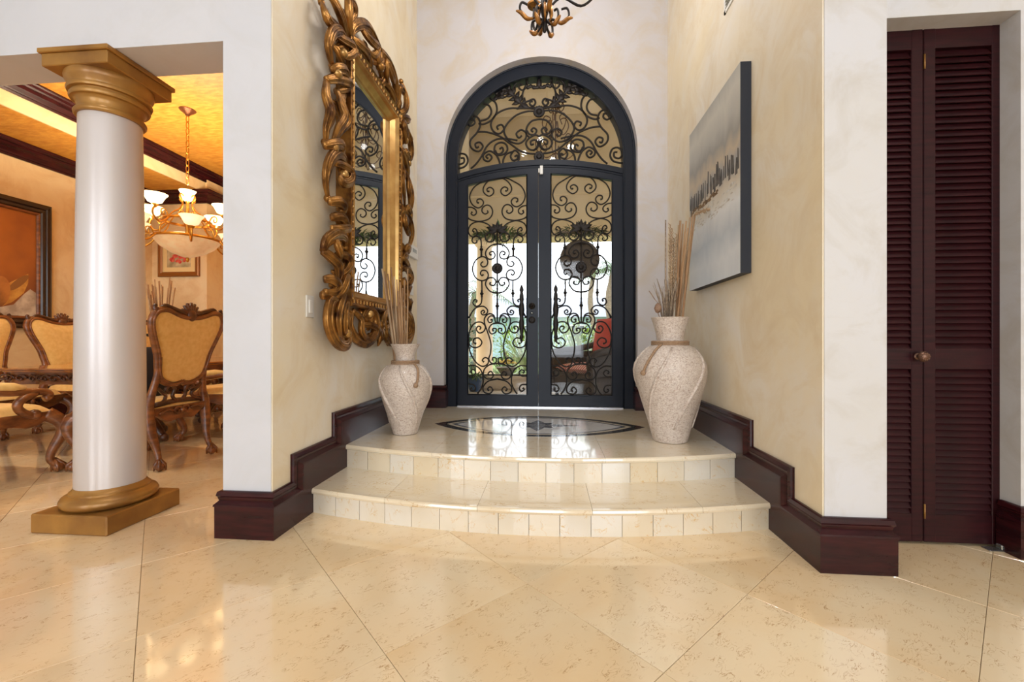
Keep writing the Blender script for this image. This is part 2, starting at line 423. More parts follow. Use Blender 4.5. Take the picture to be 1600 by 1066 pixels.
# solid core under the treads
for yf, zt in ((T1, Z1-.033), (LN, Z2-.033)):
    n = 12; vs = []; 
    pts = [(BXL + (BXR-BXL)*i/n, yf(BXL + (BXR-BXL)*i/n) + .04) for i in range(n+1)] + [(BXR, 3.1), (BXL, 3.1)]
    MB().prism(pts, 'z', .0, zt).build('step_core', m_grout, st)
# medallion inlaid in the landing: pointed oval of dark and white stone
m_dark = marble('inlay_dark', rgb(52,50,50), rgb(84,78,72), rgb(140,130,118), .12, False)
m_whit = marble('inlay_white', rgb(228,226,224), rgb(238,236,232), rgb(170,168,168), .12, False)
m_grey = marble('inlay_grey', rgb(150,152,158), rgb(120,122,130), rgb(90,90,96), .12, False)
MC = ((-.897+.707)/2, 3.46)
def vesica(a_, b_, n=24):
    rr = (a_*a_ + b_*b_) / (2*b_); th = math.asin(min(1, a_/rr)); up = []
    for i in range(n + 1):
        t = -th + 2*th*i/n; up.append((MC[0] + rr*math.sin(t), MC[1] + rr*math.cos(t) - (rr - b_)))
    dn = [(x, 2*MC[1] - y) for x, y in up][::-1]
    return up + dn[1:-1]
def inlay_ring(o_, i_, z, name, m, skip=None):
    A, B = vesica(*o_), vesica(*i_); n = len(A); vs = [(x, y, z) for x, y in A] + [(x, y, z) for x, y in B]
    vs += [(x, y, z-.004) for x, y in A]
    fs = [(i, (i+1) % n, n + (i+1) % n, n + i)[::-1] for i in range(n)] + [(2*n+i, 2*n+(i+1)%n, (i+1) % n, i)[::-1] for i in range(n)]
    MB().add(vs, fs).build(name, m, st)
inlay_ring((.86, .41), (.755, .35), Z2+.0006, 'inlay_band', m_dark)
inlay_ring((.755, .35), (.715, .33), Z2+.0007, 'inlay_line', m_step)
inlay_ring((.715, .33), (.67, .305), Z2+.0008, 'inlay_band', m_grey)
MB().prism(vesica(.67, .305)[::-1], 'z', Z2-.004, Z2+.0007).build('inlay_field', m_whit, st)
for k in range(8):
    an = k * math.pi / 4; l1 = .26 if k % 2 == 0 else .19
    if k % 4 == 0: l1 = .34
    p = [(.05, -.035), (l1*.5, -.055), (l1, 0), (l1*.5, .055), (.05, .035)]
    pp = [(MC[0] + x*math.cos(an) - y*math.sin(an), MC[1] + (x*math.sin(an) + y*math.cos(an))*.85) for x, y in p]
    MB().prism(pp, 'z', Z2-.004, Z2+.0014 + .0001*(k % 2)).build('inlay_petal', m_dark if k % 2 else m_grey, st)
MB().lathe([(.07, -.004), (.07, .0018), (.0001, .0018)], (MC[0], MC[1], Z2), 24).build('inlay_rosette', m_grey, st)

# ------------------------------------------------------------------ baseboards
BH = .232
BP = [(0, .010), (.004, .018), (.022, .022), (.030, .016), (.034, .016), (.048, .012), (.066, .030), (.074, .031), (.076, .026), (.078, .026)]   # (down from top, thickness)
BT = .026
def sweep_plan(name, pts, label, z0=0.0, m=None, pre=None, post=None):
    # baseboard along a plan path; out side is to the right of the direction of travel
    P = [Vector((p[0], p[1])) for p in pts]; n = len(P)
    def miter(i):
        d0 = (P[i] - P[i-1]).normalized() if i > 0 else (Vector(pre) if pre else None)
        d1 = (P[i+1] - P[i]).normalized() if i < n-1 else (Vector(post) if post else None)
        nr = lambda d: Vector((d.y, -d.x))
        if d0 is None: return nr(d1)
        if d1 is None: return nr(d0)
        s = nr(d0) + nr(d1); return s / (1 + nr(d0).dot(nr(d1)))
    prof = [(0, 0)] + BP + [(BH, BT)]
    vs = []; fs = []; c = len(prof)
    for i in range(n):
        mt = miter(i)
        for d, t in prof: p = P[i] + mt * t; vs.append((p.x, p.y, z0 + BH - d))
    for i in range(n - 1):
        for k in range(c - 1): fs.append((i*c+k, i*c+k+1, (i+1)*c+k+1, (i+1)*c+k))
    fs.append(tuple(range(c))); fs.append(tuple((n-1)*c+k for k in range(c))[::-1])
    return struct(MB().add(vs, fs).build(name, m or m_mahog), label, 'baseboard')
sweep_plan('baseboard_left_pier', [(-1.63, YB), (-1.63, YFL), (XL, YFL)], 'mahogany baseboard wrapped round the white pier', post=(0, 1))
sweep_plan('baseboard_right_pier', [(XR, YFR), (1.42, YFR), (1.42, 2.19)], 'mahogany baseboard wrapped round the grey cream pier', pre=(0, -1))
sweep_plan('baseboard_closet', [(XO, 2.19), (XO, 2.11), (5.0, 2.11)], 'mahogany baseboard right of the louvered door')
sweep_plan('baseboard_back_left', [(XL, YB), (XC-RW, YB), (XC-RW, YB+.08)], 'mahogany baseboard left of the entry door', Z2)
sweep_plan('baseboard_back_right', [(XC+RW, YB+.08), (XC+RW, YB), (XR, YB)], 'mahogany baseboard right of the entry door', Z2)
def stepped(name, xw, sg, y0, label):
    # baseboard that climbs with the steps; outline in (y, z)
    ya = onx(453.7, 735, XL).y; yb = onx(518, 668, XL).y
    zt = [BH, BH + .145, BH + .295]
    if sg < 0: ya -= .01; yb -= .03
    prof = [(0, 0)] + BP
    c = len(prof); rows = []
    for d, t in prof:
        rows.append([(y0 - t, zt[0]-d), (ya + d, zt[0]-d), (ya + d, zt[1]-d), (yb + d, zt[1]-d), (yb + d, zt[2]-d), (YB, zt[2]-d)])
    vs = []
    for (d, t), row in zip(prof, rows): vs += [(xw + sg*t, y, z) for y, z in row]
    fs = [(k*6+i, k*6+i+1, (k+1)*6+i+1, (k+1)*6+i) for k in range(c-1) for i in range(5)]
    b = MB().add(vs, [f if sg > 0 else f[::-1] for f in fs])
    d, t = prof[-1]; xa, xb = sorted((xw, xw + sg*t))
    poly = [(y0 - t, 0)] + rows[-1] + [(YB, 0)]
    face = [(xw + sg*t, y, z) for y, z in poly]
    # face as quads in columns
    for (p, q_, h) in ((y0-t, ya+d, zt[0]-d), (ya+d, yb+d, zt[1]-d), (yb+d, YB, zt[2]-d)):
        b.add([(xw+sg*t, p, 0), (xw+sg*t, q_, 0), (xw+sg*t, q_, h), (xw+sg*t, p, h)], [(0,1,2,3) if sg > 0 else (3,2,1,0)])
    return struct(b.build(name, m_mahog), label, 'baseboard')
stepped('baseboard_left', XL, 1, YFL, 'mahogany baseboard climbing the steps below the gilded mirror')
stepped('baseboard_right', XR, -1, YFR, 'mahogany baseboard climbing the steps below the harbour canvas')

# ------------------------------------------------------------------ entry door: arched iron frame, transom and two leaves
door = struct(empty('door_1', (XC, YD, Z2)), 'black iron double door with arched transom and scrollwork', 'door')
def dbuild(mb, name, m, parent=None):
    par = parent or door
    mb.xf(lambda p: p - Vector((XC, YD, Z2)))
    return mb.build(name, m, par)
def DX(u): return ony(u, 400, YD).x
def DZ(v, u=842): return ony(u, v, YD).z
RO = (DX(992) - DX(697)) / 2 + .004; ZTOP = DZ(97); ZS = ZTOP - RO
RI = RO - .125
ZI = DZ(119) - RI
b = MB()
# jambs and arch as one ring
def ring_pts(r, zs, n=48): return [(XC + r, Z2)] + arch_pts(r, zs, n) + [(XC - r, Z2)]
O_, I_ = ring_pts(RO, ZS), ring_pts(RI, ZI)
JW = RO - RI
n = len(O_)
ya, yb = YD, YD + .12
vs = [(x, ya, z) for x, z in O_] + [(x, ya, z) for x, z in I_] + [(x, yb, z) for x, z in O_] + [(x, yb, z) for x, z in I_]
fs = []
for i in range(n - 1):
    fs += [(i, n+i, n+i+1, i+1), (2*n+i, 2*n+i+1, 3*n+i+1, 3*n+i), (i, i+1, 2*n+i+1, 2*n+i), (n+i, 3*n+i, 3*n+i+1, n+i+1)]
b.add(vs, fs)
# raised outer bead
b.tube([(x, ya, z) for x, z in ring_pts(RO - .012, ZS)], .010, 6)
b.tube([(x, ya, z) for x, z in ring_pts(RI + .010, ZI)], .008, 6)
dbuild(b, 'door_frame', m_door)
# rail between transom and leaves: shallow arch
ZRT, ZRS = DZ(249), DZ(267)
HW = RI + .01
def railz(x, off=0): t = (x - XC) / RI; return ZRT + (ZRS - ZRT) * t * t - off
b = MB(); N_ = 20
for (o1, o2, y1, y2) in ((0, .055, YD+.005, YD+.10), (.055, .075, YD+.018, YD+.09)):
    vs = []; fs = []
    for i in range(N_ + 1):
        x = XC - HW + 2*HW*i/N_
        for z, y in ((railz(x, o1), y1), (railz(x, o2), y1), (railz(x, o2), y2), (railz(x, o1), y2)): vs.append((x, y, z))
    for i in range(N_):
        for k in range(4): fs.append((i*4+k, i*4+(k+1) % 4, (i+1)*4+(k+1) % 4, (i+1)*4+k))
    b.add(vs, fs)
dbuild(b, 'transom_rail', m_door)
dbuild(MB().box((XC-RI, YD-.02, Z2-.002), (XC+RI, YD+.12, Z2+.012)), 'threshold', mat('aluminium', rgb(200,200,205), .3, .8))
# transom pane
pts = [(x, z) for x, z in arch_pts(RI+.02, ZI, 32) if z > railz(x, .02)]
pts += [(XC - HW + 2*HW*i/12, railz(XC - HW + 2*HW*i/12, .02)) for i in range(0, 13)]
tp = dbuild(MB().prism(pts, 'y', YD+.078, YD+.084), 'transom_pane', m_glass)
# leaves
ZGB = DZ(618)
def leafz(x, off=0): return railz(x, .078 + off)
leaves = []
for sgn, (uo, go, gi, ui) in ((-1, (711, 730, 823, 840.8)), (1, (975, 957, 861, 841.2))):
    xo, xgo, xgi, xi = DX(uo), DX(go), DX(gi), DX(ui)
    b = MB(); y0, y1 = YD + .022, YD + .075
    def stile(xa, xb, tops):
        a_, c_ = sorted((xa, xb)); n_ = 6; vs = []; fs = []
        for i in range(n_ + 1):
            x = a_ + (c_ - a_) * i / n_
            for y in (y0, y1): vs += [(x, y, tops[0] if not callable(tops[0]) else tops[0](x)), (x, y, tops[1](x))]
        for i in range(n_):
            k = i*4; fs += [(k, k+4, k+5, k+1), (k+2, k+3, k+7, k+6), (k+1, k+5, k+7, k+3), (k, k+2, k+6, k+4)]
        fs += [(0,1,3,2), (n_*4, n_*4+2, n_*4+3, n_*4+1)]
        b.add(vs, fs)
    stile(xo, xgo, (Z2+.014, leafz)); stile(xgi, xi, (Z2+.014, leafz))
    stile(xgo, xgi, (Z2+.014, lambda x: ZGB)); stile(xgo, xgi, (lambda x: leafz(x, .062), leafz))
    # thin glazing bead round the glass
    xa, xb = sorted((xgo, xgi))
    lp = [(xa, y0, ZGB), (xb, y0, ZGB)] + [(xb + (xa-xb)*i/6, y0, leafz(xb + (xa-xb)*i/6, .062)) for i in range(7)] + [(xa, y0, ZGB)]
    b.tube(lp, .006, 4)
    lf = dbuild(b, 'door_leaf', m_door)
    lf['label'] = 'left leaf with iron scrollwork' if sgn < 0 else 'right leaf with iron scrollwork'
    gp = [(xa, ZGB), (xb, ZGB)] + [(xb + (xa-xb)*i/6, leafz(xb + (xa-xb)*i/6, .062)) for i in range(7)]
    dbuild(MB().prism(gp, 'y', YD+.060, YD+.066), 'pane', m_glass, lf)
    leaves.append((lf, sgn, (xa + xb)/2, (xb - xa)/2))

# ---- scrollwork, traced once in picture units and mirrored
def Z4(x, y): return (720 + x/5.925, 260 + y/5.925)
def Z5(x, y): return (720 + x/5.075, 430 + y/5.075)
UC = 776.9
up = [  # zoom-4 units, right halves
 [(352,94),(420,96),(490,130),(560,180),(594,260),(572,330),(520,366),(478,348),(466,312),(490,284),(522,290),(524,316),(508,320)],
 [(337,94),(390,100),(440,135),(468,185),(460,228),(415,260),(376,238),(372,202),(402,178),(432,192),(426,216),(410,212)],
 [(430,395),(424,412),(450,426),(478,404),(474,368),(440,344),(405,352),(382,392),(388,440),(425,478),(500,494),(570,482),(609,462)],
 [(609,358),(570,362),(536,388),(534,420),(558,436),(580,420),(570,402)],
 [(388,560),(430,520),(510,496),(580,520),(607,575),(592,622),(555,640),(526,615),(530,575),(554,560),(566,582),(552,592)],
 [(530,672),(528,690),(552,698),(572,676),(562,644),(528,632),(496,656),(486,700),(485,830)],
 [(337,710),(392,722),(434,760),(446,806),(420,848),(376,846),(358,812),(378,780),(408,790),(402,812),(388,806)],
 [(468,872),(484,884),(490,902),(470,922),(436,910),(426,870),(448,834),(490,828),(540,862),(568,940),(540,1020),(490,1050),(440,1040),(420,1000),(440,960),(478,956),(494,982),(480,1004),(466,992)],
]
lo = [  # zoom-5 units, right halves
 [(289,138),(345,124),(382,70),(364,22),(322,16),(300,45),(315,76),(346,70),(342,50)],
 [(412,36),(412,190),(428,232),(462,242),(482,216),(468,188),(450,198),(458,212)],
 [(402,300),(390,290),(400,276),(418,290),(406,312),(376,306),(366,276),(395,246),(440,248),(480,275),(516,338)],
 [(430,432),(420,414),(440,404),(456,428),(432,458),(396,444),(384,406),(416,372),(470,380),(508,440),(519,520),(505,610),(462,690),(410,726),(366,708),(360,670),(385,656),(408,676),(394,692)],
 [(518,500),(508,555),(470,576),(428,564),(412,530),(440,498),(474,508),(478,534),(456,544)],
 [(344,356),(330,350),(334,372),(356,372),(364,345),(342,322),(314,330),(306,360),(300,378)],
 [(308,345),(318,316),(352,304),(384,328),(392,372),(366,450),(340,540),(343,620),(356,665),(336,700),(302,696),(298,662),(324,656),(326,680)],
 [(289,378),(334,390),(356,430),(336,465),(302,452),(298,426),(324,424),(320,446)],
 [(289,702),(346,712),(388,744),(400,790),(376,824),(338,824),(320,795),(340,766),(362,784),(350,800)],
 [(518,722),(470,720),(426,748),(404,800),(402,860),(424,916),(446,944)],
 [(518,802),(482,802),(460,776),(480,752),(502,766),(490,780)],
 [(518,870),(478,874),(462,905),(480,926),(500,910),(488,897)],
 [(289,826),(360,845),(400,890),(394,932),(350,944),(325,916),(345,890),(366,908),(354,922)],
]
rings_up = [(405, 646, 44)]
collars = [Z4(485, 758), Z5(412, 142)]
def iron_map(u, v, xc, hw): return (xc + (u - UC) / 46.0 * hw, YD + .045, DZ(v, 777))
for lf, sgn, xc, hw in leaves:
    ptsl = [[Z4(*p) for p in s_] for s_ in up] + [[Z5(*p) for p in s_] for s_ in lo]
    for s_ in ptsl:
        c3 = cr(s_, 5)
        for mir in (1, -1):
            P3 = [iron_map(UC + (u - UC) * mir, v, xc, hw) for u, v in c3]
            # rise a little where the top runs into the curved rail
            P3 = [(x, y, min(z, leafz(x, .058))) for x, y, z in P3]
            k = len(P3); rr = [.0075 if 3 < i < k - 4 else .0095 for i in range(k)]
            if not (abs(s_[0][0] - UC) < .5): rr = [.0075] * (k - 3) + [.009, .011, .011]
            dbuild(MB().tube(P3, rr, 6), 'scroll', m_iron, lf)
    for mir in (1, -1):
        cu, cv = Z4(405, 646); rpx = 44/5.925
        P3 = [iron_map(UC + (cu - UC)*mir + rpx*math.cos(t*math.pi/8), cv + rpx*math.sin(t*math.pi/8), xc, hw) for t in range(17)]
        dbuild(MB().tube(P3, .0085, 6), 'ring', m_iron, lf)
        for (cu, cv) in collars:
            x, y, z = iron_map(UC + (cu - UC)*mir, cv, xc, hw)
            dbuild(MB().lathe([(.004,-.05),(.012,-.03),(.010,-.018),(.022,0),(.010,.018),(.012,.03),(.004,.05)], (x, y, z), 8), 'collar', m_iron, lf)
    a_ = iron_map(UC, Z4(0, 600)[1], xc, hw); c_ = iron_map(UC, Z5(0, 375)[1], xc, hw)
    dbuild(MB().tube([a_, c_], .008, 6), 'bar', m_iron, lf)
    x, y, z = iron_map(UC, Z5(0, 242)[1], xc, hw)
    dbuild(MB().lathe([(.004,-.05),(.012,-.03),(.010,-.018),(.022,0),(.010,.018),(.012,.03),(.004,.05)], (x, y, z), 8), 'collar', m_iron, lf)
    x, y, z = iron_map(UC, Z4(0, 938)[1], xc, hw)
    b = MB(); prof = [(.0005,.018),(.02,.016),(.028,.008),(.04,.010),(.052,.010),(.058,0),(.0005,-.006)]
    b.lathe(prof, (0,0,0), 18)
    for k in range(10):
        t = k*math.pi/5; b.ball((.046*math.cos(t), .046*math.sin(t), .010), .009, 6, 4)
    b.xf(lambda p: Vector((x + p.x, y - p.z, z + p.y)))
    dbuild(b, 'medallion', m_iron, lf)
    # crown of iron leaves at the top of the bar
    x, y, z = iron_map(UC, Z4(0, 585)[1], xc, hw)
    b = MB()
    for an, ln, wd in ((90, .10, .022), (55, .09, .026), (125, .09, .026), (20, .12, .03), (160, .12, .03), (-8, .10, .028), (188, .10, .028)):
        d = Vector((math.cos(R(an)), 0, math.sin(R(an)))); 
        b.tube([Vector((x, y, z)) + d*ln*t for t in (0, .2, .45, .75, 1)], [.008, wd*.8, wd, wd*.6, .002], 6, flat=((0,1,0), .35))
    dbuild(b, 'leaf_crown', m_iron, lf)
    # tall baluster pull handle on the meeting stile
    ux = 815.3 if sgn < 0 else 868.3
    xh = DX(ux); zt, zb = DZ(445), DZ(535); H_ = zt - zb
    prof = [(.002,0),(.014,.01),(.010,.05),(.020,.09),(.016,.13),(.012,.16)]
    prof = [(r_, zb + t*H_) for r_, t in ((.003,0),(.016,.02),(.010,.05),(.022,.09),(.014,.14),(.020,.2),(.028,.30),(.026,.36),(.018,.42),(.026,.48),(.030,.56),(.026,.64),(.018,.70),(.024,.74),(.020,.82),(.014,.86),(.022,.90),(.018,.94),(.010,.97),(.002,1.0))]
    b = MB().lathe(prof, (xh, YD-.035, 0), 10)
    for zz in (zb + .12*H_, zb + .84*H_): b.tube([(xh, YD-.035, zz), (xh, YD+.03, zz)], .010, 6)
    dbuild(b, 'pull_handle', m_iron, lf)
# lock roses on the left leaf
lf = leaves[0][0]
for v_, r_ in ((478, .034), (500, .036)):
    x, z = DX(831), DZ(v_)
    b = MB().lathe([(.0005,.03),(.014,.028),(.016,.014),(r_*.8,.012),(r_,.006),(r_,0)], (0,0,0), 18)
    if v_ == 478: b.ball((0,0,.045), .022, 10, 6)
    b.xf(lambda p: Vector((x + p.x, YD + .022 - p.z, z + p.y)))
    dbuild(b, 'lock_rose', m_iron, lf)
b = MB().ball((DX(831), YD+.005, DZ(489)), .012, 8, 6)
dbuild(b, 'key_cylinder', mat('steel', rgb(190,190,185), .25, .9), lf)
x, z = DX(846), DZ(266)
b = MB().bbox((x-.016, YD-.012, z-.045), (x+.016, YD+.012, z+.045), .004).bbox((x-.032, YD-.004, z-.025), (x-.019, YD+.014, z+.02), .003)
tag(b.build('door_sensor', m_plastic), 'small white alarm sensor above the meeting stiles', 'sensor')

# ---- transom scrollwork (zoom-3.5545 units, right half, centre 578)
def ZT(x, y): return (680 + x/3.5545, 80 + y/3.5545)
UT = 842.7
tr = [
 [(614,264),(626,262),(630,278),(612,288),(598,270),(610,250),(636,258),(660,262),(672,225),(660,185),(640,150)],
 [(648,146),(652,180),(672,196),(692,180),(686,160),(672,166)],
 [(700,150),(722,178),(724,218)],
 [(600,318),(650,318),(710,338),(762,388),(774,432),(742,480),(692,496),(656,472),(652,438),(680,420),(706,440),(692,464),(676,452)],
 [(610,302),(680,298),(750,296),(815,322),(848,372),(838,416),(804,436),(776,412),(788,386),(814,394),(808,412)],
 [(900,262),(862,272),(846,310),(866,346),(905,358)],
 [(852,232),(822,262),(816,310),(842,354),(890,378),(918,372)],
 [(960,352),(944,350),(940,370),(962,384),(982,362),(958,330),(924,338),(908,376),(926,422),(964,468),(958,510),(918,532),(894,504),(912,480),(936,488),(930,510),(916,504)],
 [(578,556),(625,556),(680,540),(740,495),(800,450),(870,424),(925,420)],
 [(800,524),(786,514),(780,534),(802,552),(828,536),(824,500),(792,486),(764,498),(756,528),(776,552),(808,556),(824,530)],
 [(700,478),(760,466),(820,468),(868,500),(902,560),(932,602),(962,628)],
 [(1018,566),(1000,568),(1002,592),(1030,600),(1048,572),(1024,542),(990,548),(978,584),(998,616),(1046,628)],
 [(716,570),(702,562),(700,582),(724,590),(738,564),(716,534),(692,552),(690,580),(702,606)],
 [(722,540),(760,552),(778,580),(782,608)],
 [(864,574),(876,562),(860,550),(844,568),(862,590),(888,578),(890,550),(856,532),(822,552),(804,584),(798,608)],
 [(578,364),(618,372),(646,404),(650,444),(634,462)],
 [(612,434),(622,424),(608,412),(592,426),(604,448),(632,446),(646,426)],
 [(578,462),(600,452),(636,470),(652,498),(634,530),(600,534),(582,508),(598,480),(624,486),(622,506),(608,502)],
 [(578,480),(590,520),(610,540)],
]
def tmap(u, v): return (XC + (ony(u, v, YD).x - DX(UT)), YD + .05, DZ(v))
for s_ in tr:
    c2 = cr([ZT(*p) for p in s_], 5)
    for mir in (1, -1):
        P3 = [tmap(UT + (u - UT)*mir, v) for u, v in c2]
        P3 = [(x, y, max(z, railz(x) - .005)) for x, y, z in P3]
        dbuild(MB().tube(P3, .0105, 6), 'scroll', m_iron, tp)
for cv, r_ in ((322, .062), (575, .056)):
    x, y, z = tmap(*ZT(580, cv)); x = XC
    b = MB().lathe([(.0005,.026),(r_*.35,.022),(r_*.5,.010),(r_*.72,.014),(r_*.9,.012),(r_,0),(.0005,-.006)], (0,0,0), 20)
    for k in range(12):
        t = k*math.pi/6; b.ball((r_*.85*math.cos(t), r_*.85*math.sin(t), .010), .010, 6, 4)
    b.xf(lambda p: Vector((x + p.x, y - p.z, z + p.y)))
    dbuild(b, 'medallion', m_iron, tp)
# acanthus arms of the transom
for mir in (1, -1):
    b = MB()
    main = cr([tmap(*ZT(*p)) for p in ((600,300),(640,296),(684,268),(716,232),(752,196),(790,186),(812,210),(806,240))], 5)
    main = [(XC + (x - XC)*mir, y, z) for x, y, z in main]
    k = len(main)
    b.tube(main, [.012 + .030*math.sin(math.pi*min(1, i/(k*.8)))**1 * (.55 + .45*math.sin(i*1.1)) for i in range(k)], 7, flat=((0,1,0), .4))
    for i in range(8, k - 3, 3):
        p = Vector(main[i]); t = (Vector(main[i+1]) - Vector(main[i-1])).normalized(); nrm = Vector((-t.z, 0, t.x))
        for sd in (1, -1):
            e_ = p + nrm*sd*.075 + t*.035
            b.tube([p, p.lerp(e_, .5) + t*.0, e_], [.022, .022, .004], 6, flat=((0,1,0), .35))
    dbuild(b, 'acanthus_arm', m_iron, tp)
b = MB()
for mir in (1, -1):
    pts = cr([tmap(*ZT(*p)) for p in ((578,180),(600,186),(622,176),(640,182),(650,172))], 4)
    b.tube([(XC + (x-XC)*mir, y, z) for x, y, z in pts], [.012 + .012*abs(math.sin(i*.9)) for i in range(len(pts))], 6, flat=((0,1,0), .5))
pts = [tmap(*ZT(578, v_)) for v_ in (190, 165, 145, 128)]
b.tube([(XC, y, z) for _, y, z in pts], [.02, .03, .022, .004], 6, flat=((0,1,0), .5))
dbuild(b, 'acanthus_crest', m_iron, tp)

# ------------------------------------------------------------------ louvered bifold closet door
YLV = 2.2
cl = struct(empty('door_2', (1.44, YLV, 0)), 'dark mahogany bifold closet door with louvers', 'door')
xj = ony(1570, 400, YLV).x; xm = ony(1444, 400, YLV).x
lw = xj - xm; ZT_, ZB_ = ony(1480, 39, YLV).z, .012
sw = .052
def LZ(v): return ony(1480, v, YLV).z
zr = [LZ(805), LZ(577), LZ(545), LZ(74)]
slat = MB().prism([(-.014, -.022), (-.010, -.024), (.014, .020), (.010, .023)], 'x', -(lw-2*sw)/2, (lw-2*sw)/2)
slat_me = slat.mesh('slat', m_louv)
for x0 in (xm - lw - .002, xm):
    x1 = x0 + lw - .002
    b = MB()
    b.bbox((x0, YLV, ZB_), (x0+sw, YLV+.035, ZT_), .003).bbox((x1-sw, YLV, ZB_), (x1, YLV+.035, ZT_), .003)
    for za, zb in ((ZB_, zr[0]), (zr[1], zr[2]), (zr[3], ZT_)): b.box((x0+sw-.001, YLV+.002, za), (x1-sw+.001, YLV+.033, zb))
    b.xf(lambda p: p - Vector((1.44, YLV, 0)))
    lf = b.build('louver_leaf', m_louv, cl)
    for za, zb in ((zr[0], zr[1]), (zr[2], zr[3])):
        nsl = round((zb - za) / .0318)
        for k in range(nsl):
            z = za + (zb - za) * (k + .5) / nsl
            link('slat', slat_me, lf, ((x0 + x1)/2 - 1.44, .017, z))
    if x0 < xm - .01:
        xk, zk = ony(1434, 557, YLV).x, ony(1434, 557, YLV).z
        b = MB().lathe([(.0005,.05),(.012,.049),(.022,.042),(.026,.032),(.020,.022),(.009,.016),(.010,.004),(.016,0)], (0,0,0), 18)
        for k in range(10): t = k*math.pi/5; b.ball((.016*math.cos(t), .016*math.sin(t), .044), .005, 6, 4)
        b.xf(lambda p: Vector((xk + p.x - 1.44, -p.z, zk + p.y)))
        b.build('knob', mat('antique_brass', rgb(112,82,66), .35, .7), lf)['label'] = 'round antique brass knob'
for zz in (LZ(95), LZ(800)):
    MB().tube([(xm-1.441, -.004, zz-.035), (xm-1.441, -.004, zz+.035)], .004, 6).build('hinge', m_goldp, cl)
b = MB().box((.0, -.005, ZT_+.004), (xj-1.44+.02, .045, ZT_+.016)); b.build('top_track', m_plastic, cl)
p = ony(1555, 860, YLV-.02)
tag(MB().bbox((p.x-.05, YLV-.05, 0), (p.x+.05, YLV-.005, .006), .002).bbox((p.x+.005, YLV-.045, .006), (p.x+.028, YLV-.015, .028), .003).build('pivot_bracket', MATS['steel']),
    'steel floor pivot bracket at the foot of the louvered door', 'bracket')

# ------------------------------------------------------------------ gilded mirror
XM = -1.29
YC_ = 3.085
mir_t = empty('gilded_mirror', (XL, YC_, 1.2))
tag(mir_t, 'tall gilded mirror with carved scrolling leaf frame on the plaster wall', 'mirror')
def mbuild(mb, name, m, parent=None):
    mb.xf(lambda p: p - Vector((XL, YC_, 1.2))); return mb.build(name, m, parent or mir_t)
Ya, Yb, Za, Zb = 2.61, 3.56, 1.205, 2.945
def rect_frame(prof, Ya, Yb, Za, Zb):
    # moulding: prof = (inset, x) points around a rectangle
    vs = []; fs = []; c = len(prof)
    for (sy, sz) in ((0,0),(1,0),(1,1),(0,1)):
        for i_, x in prof:
            vs.append((x, Yb - i_ if sy else Ya + i_, Zb - i_ if sz else Za + i_))
    for k in range(4):
        j = (k+1) % 4
        for i in range(c-1): fs.append((k*c+i, j*c+i, j*c+i+1, k*c+i+1))
    return MB().add(vs, fs)
mbuild(rect_frame([(0, XL+.002), (0, -1.268), (.008, -1.262), (.016, -1.268), (.020, -1.272), (.052, -1.276)], Ya, Yb, Za, Zb), 'outer_moulding', m_gold)
mbuild(rect_frame([(.052, -1.276), (.062, -1.270), (.070, -1.275), (.078, -1.300), (.106, -1.330), (.112, -1.326), (.118, -1.332), (.12, -1.345)], Ya, Yb, Za, Zb), 'inner_moulding', m_goldl)
b = MB(); bd = MB().ball((0,0,0), .011, 6, 4, 1, .8, 1)
def bead(y, z, v):
    b.add([(p[0] + -1.272, p[1]*(1 if v else 1.5) + y, p[2]*(1.5 if v else 1) + z) for p in (bd.v)], bd.f, True)
n = 34
for i in range(n):
    z = Za + .05 + (Zb - Za - .10) * i / (n-1)*1.0
    bead(Ya+.037, z, False); bead(Yb-.037, z, False)
n = 18
for i in range(n):
    y = Ya + .05 + (Yb - Ya - .10) * i / (n-1)
    bead(y, Za+.037, True); bead(y, Zb-.037, True)
o = mbuild(b, 'bead_row', m_goldl); o['kind'] = 'stuff'
mbuild(MB().box((XL+.02, Ya+.10, Za+.10), (-1.343, Yb-.10, Zb-.10)), 'mirror_glass', m_mirror)
def q1(x, y): return (490 + x/5.61, y/5.61)
def q2(x, y): return (490 + x/5.61, 180 + y/5.61)
def q3(x, y): return (490 + x/5.61, 360 + y/5.61)
def mp3(p): v = onx(p[0], p[1], XM); return (v.y, v.z)
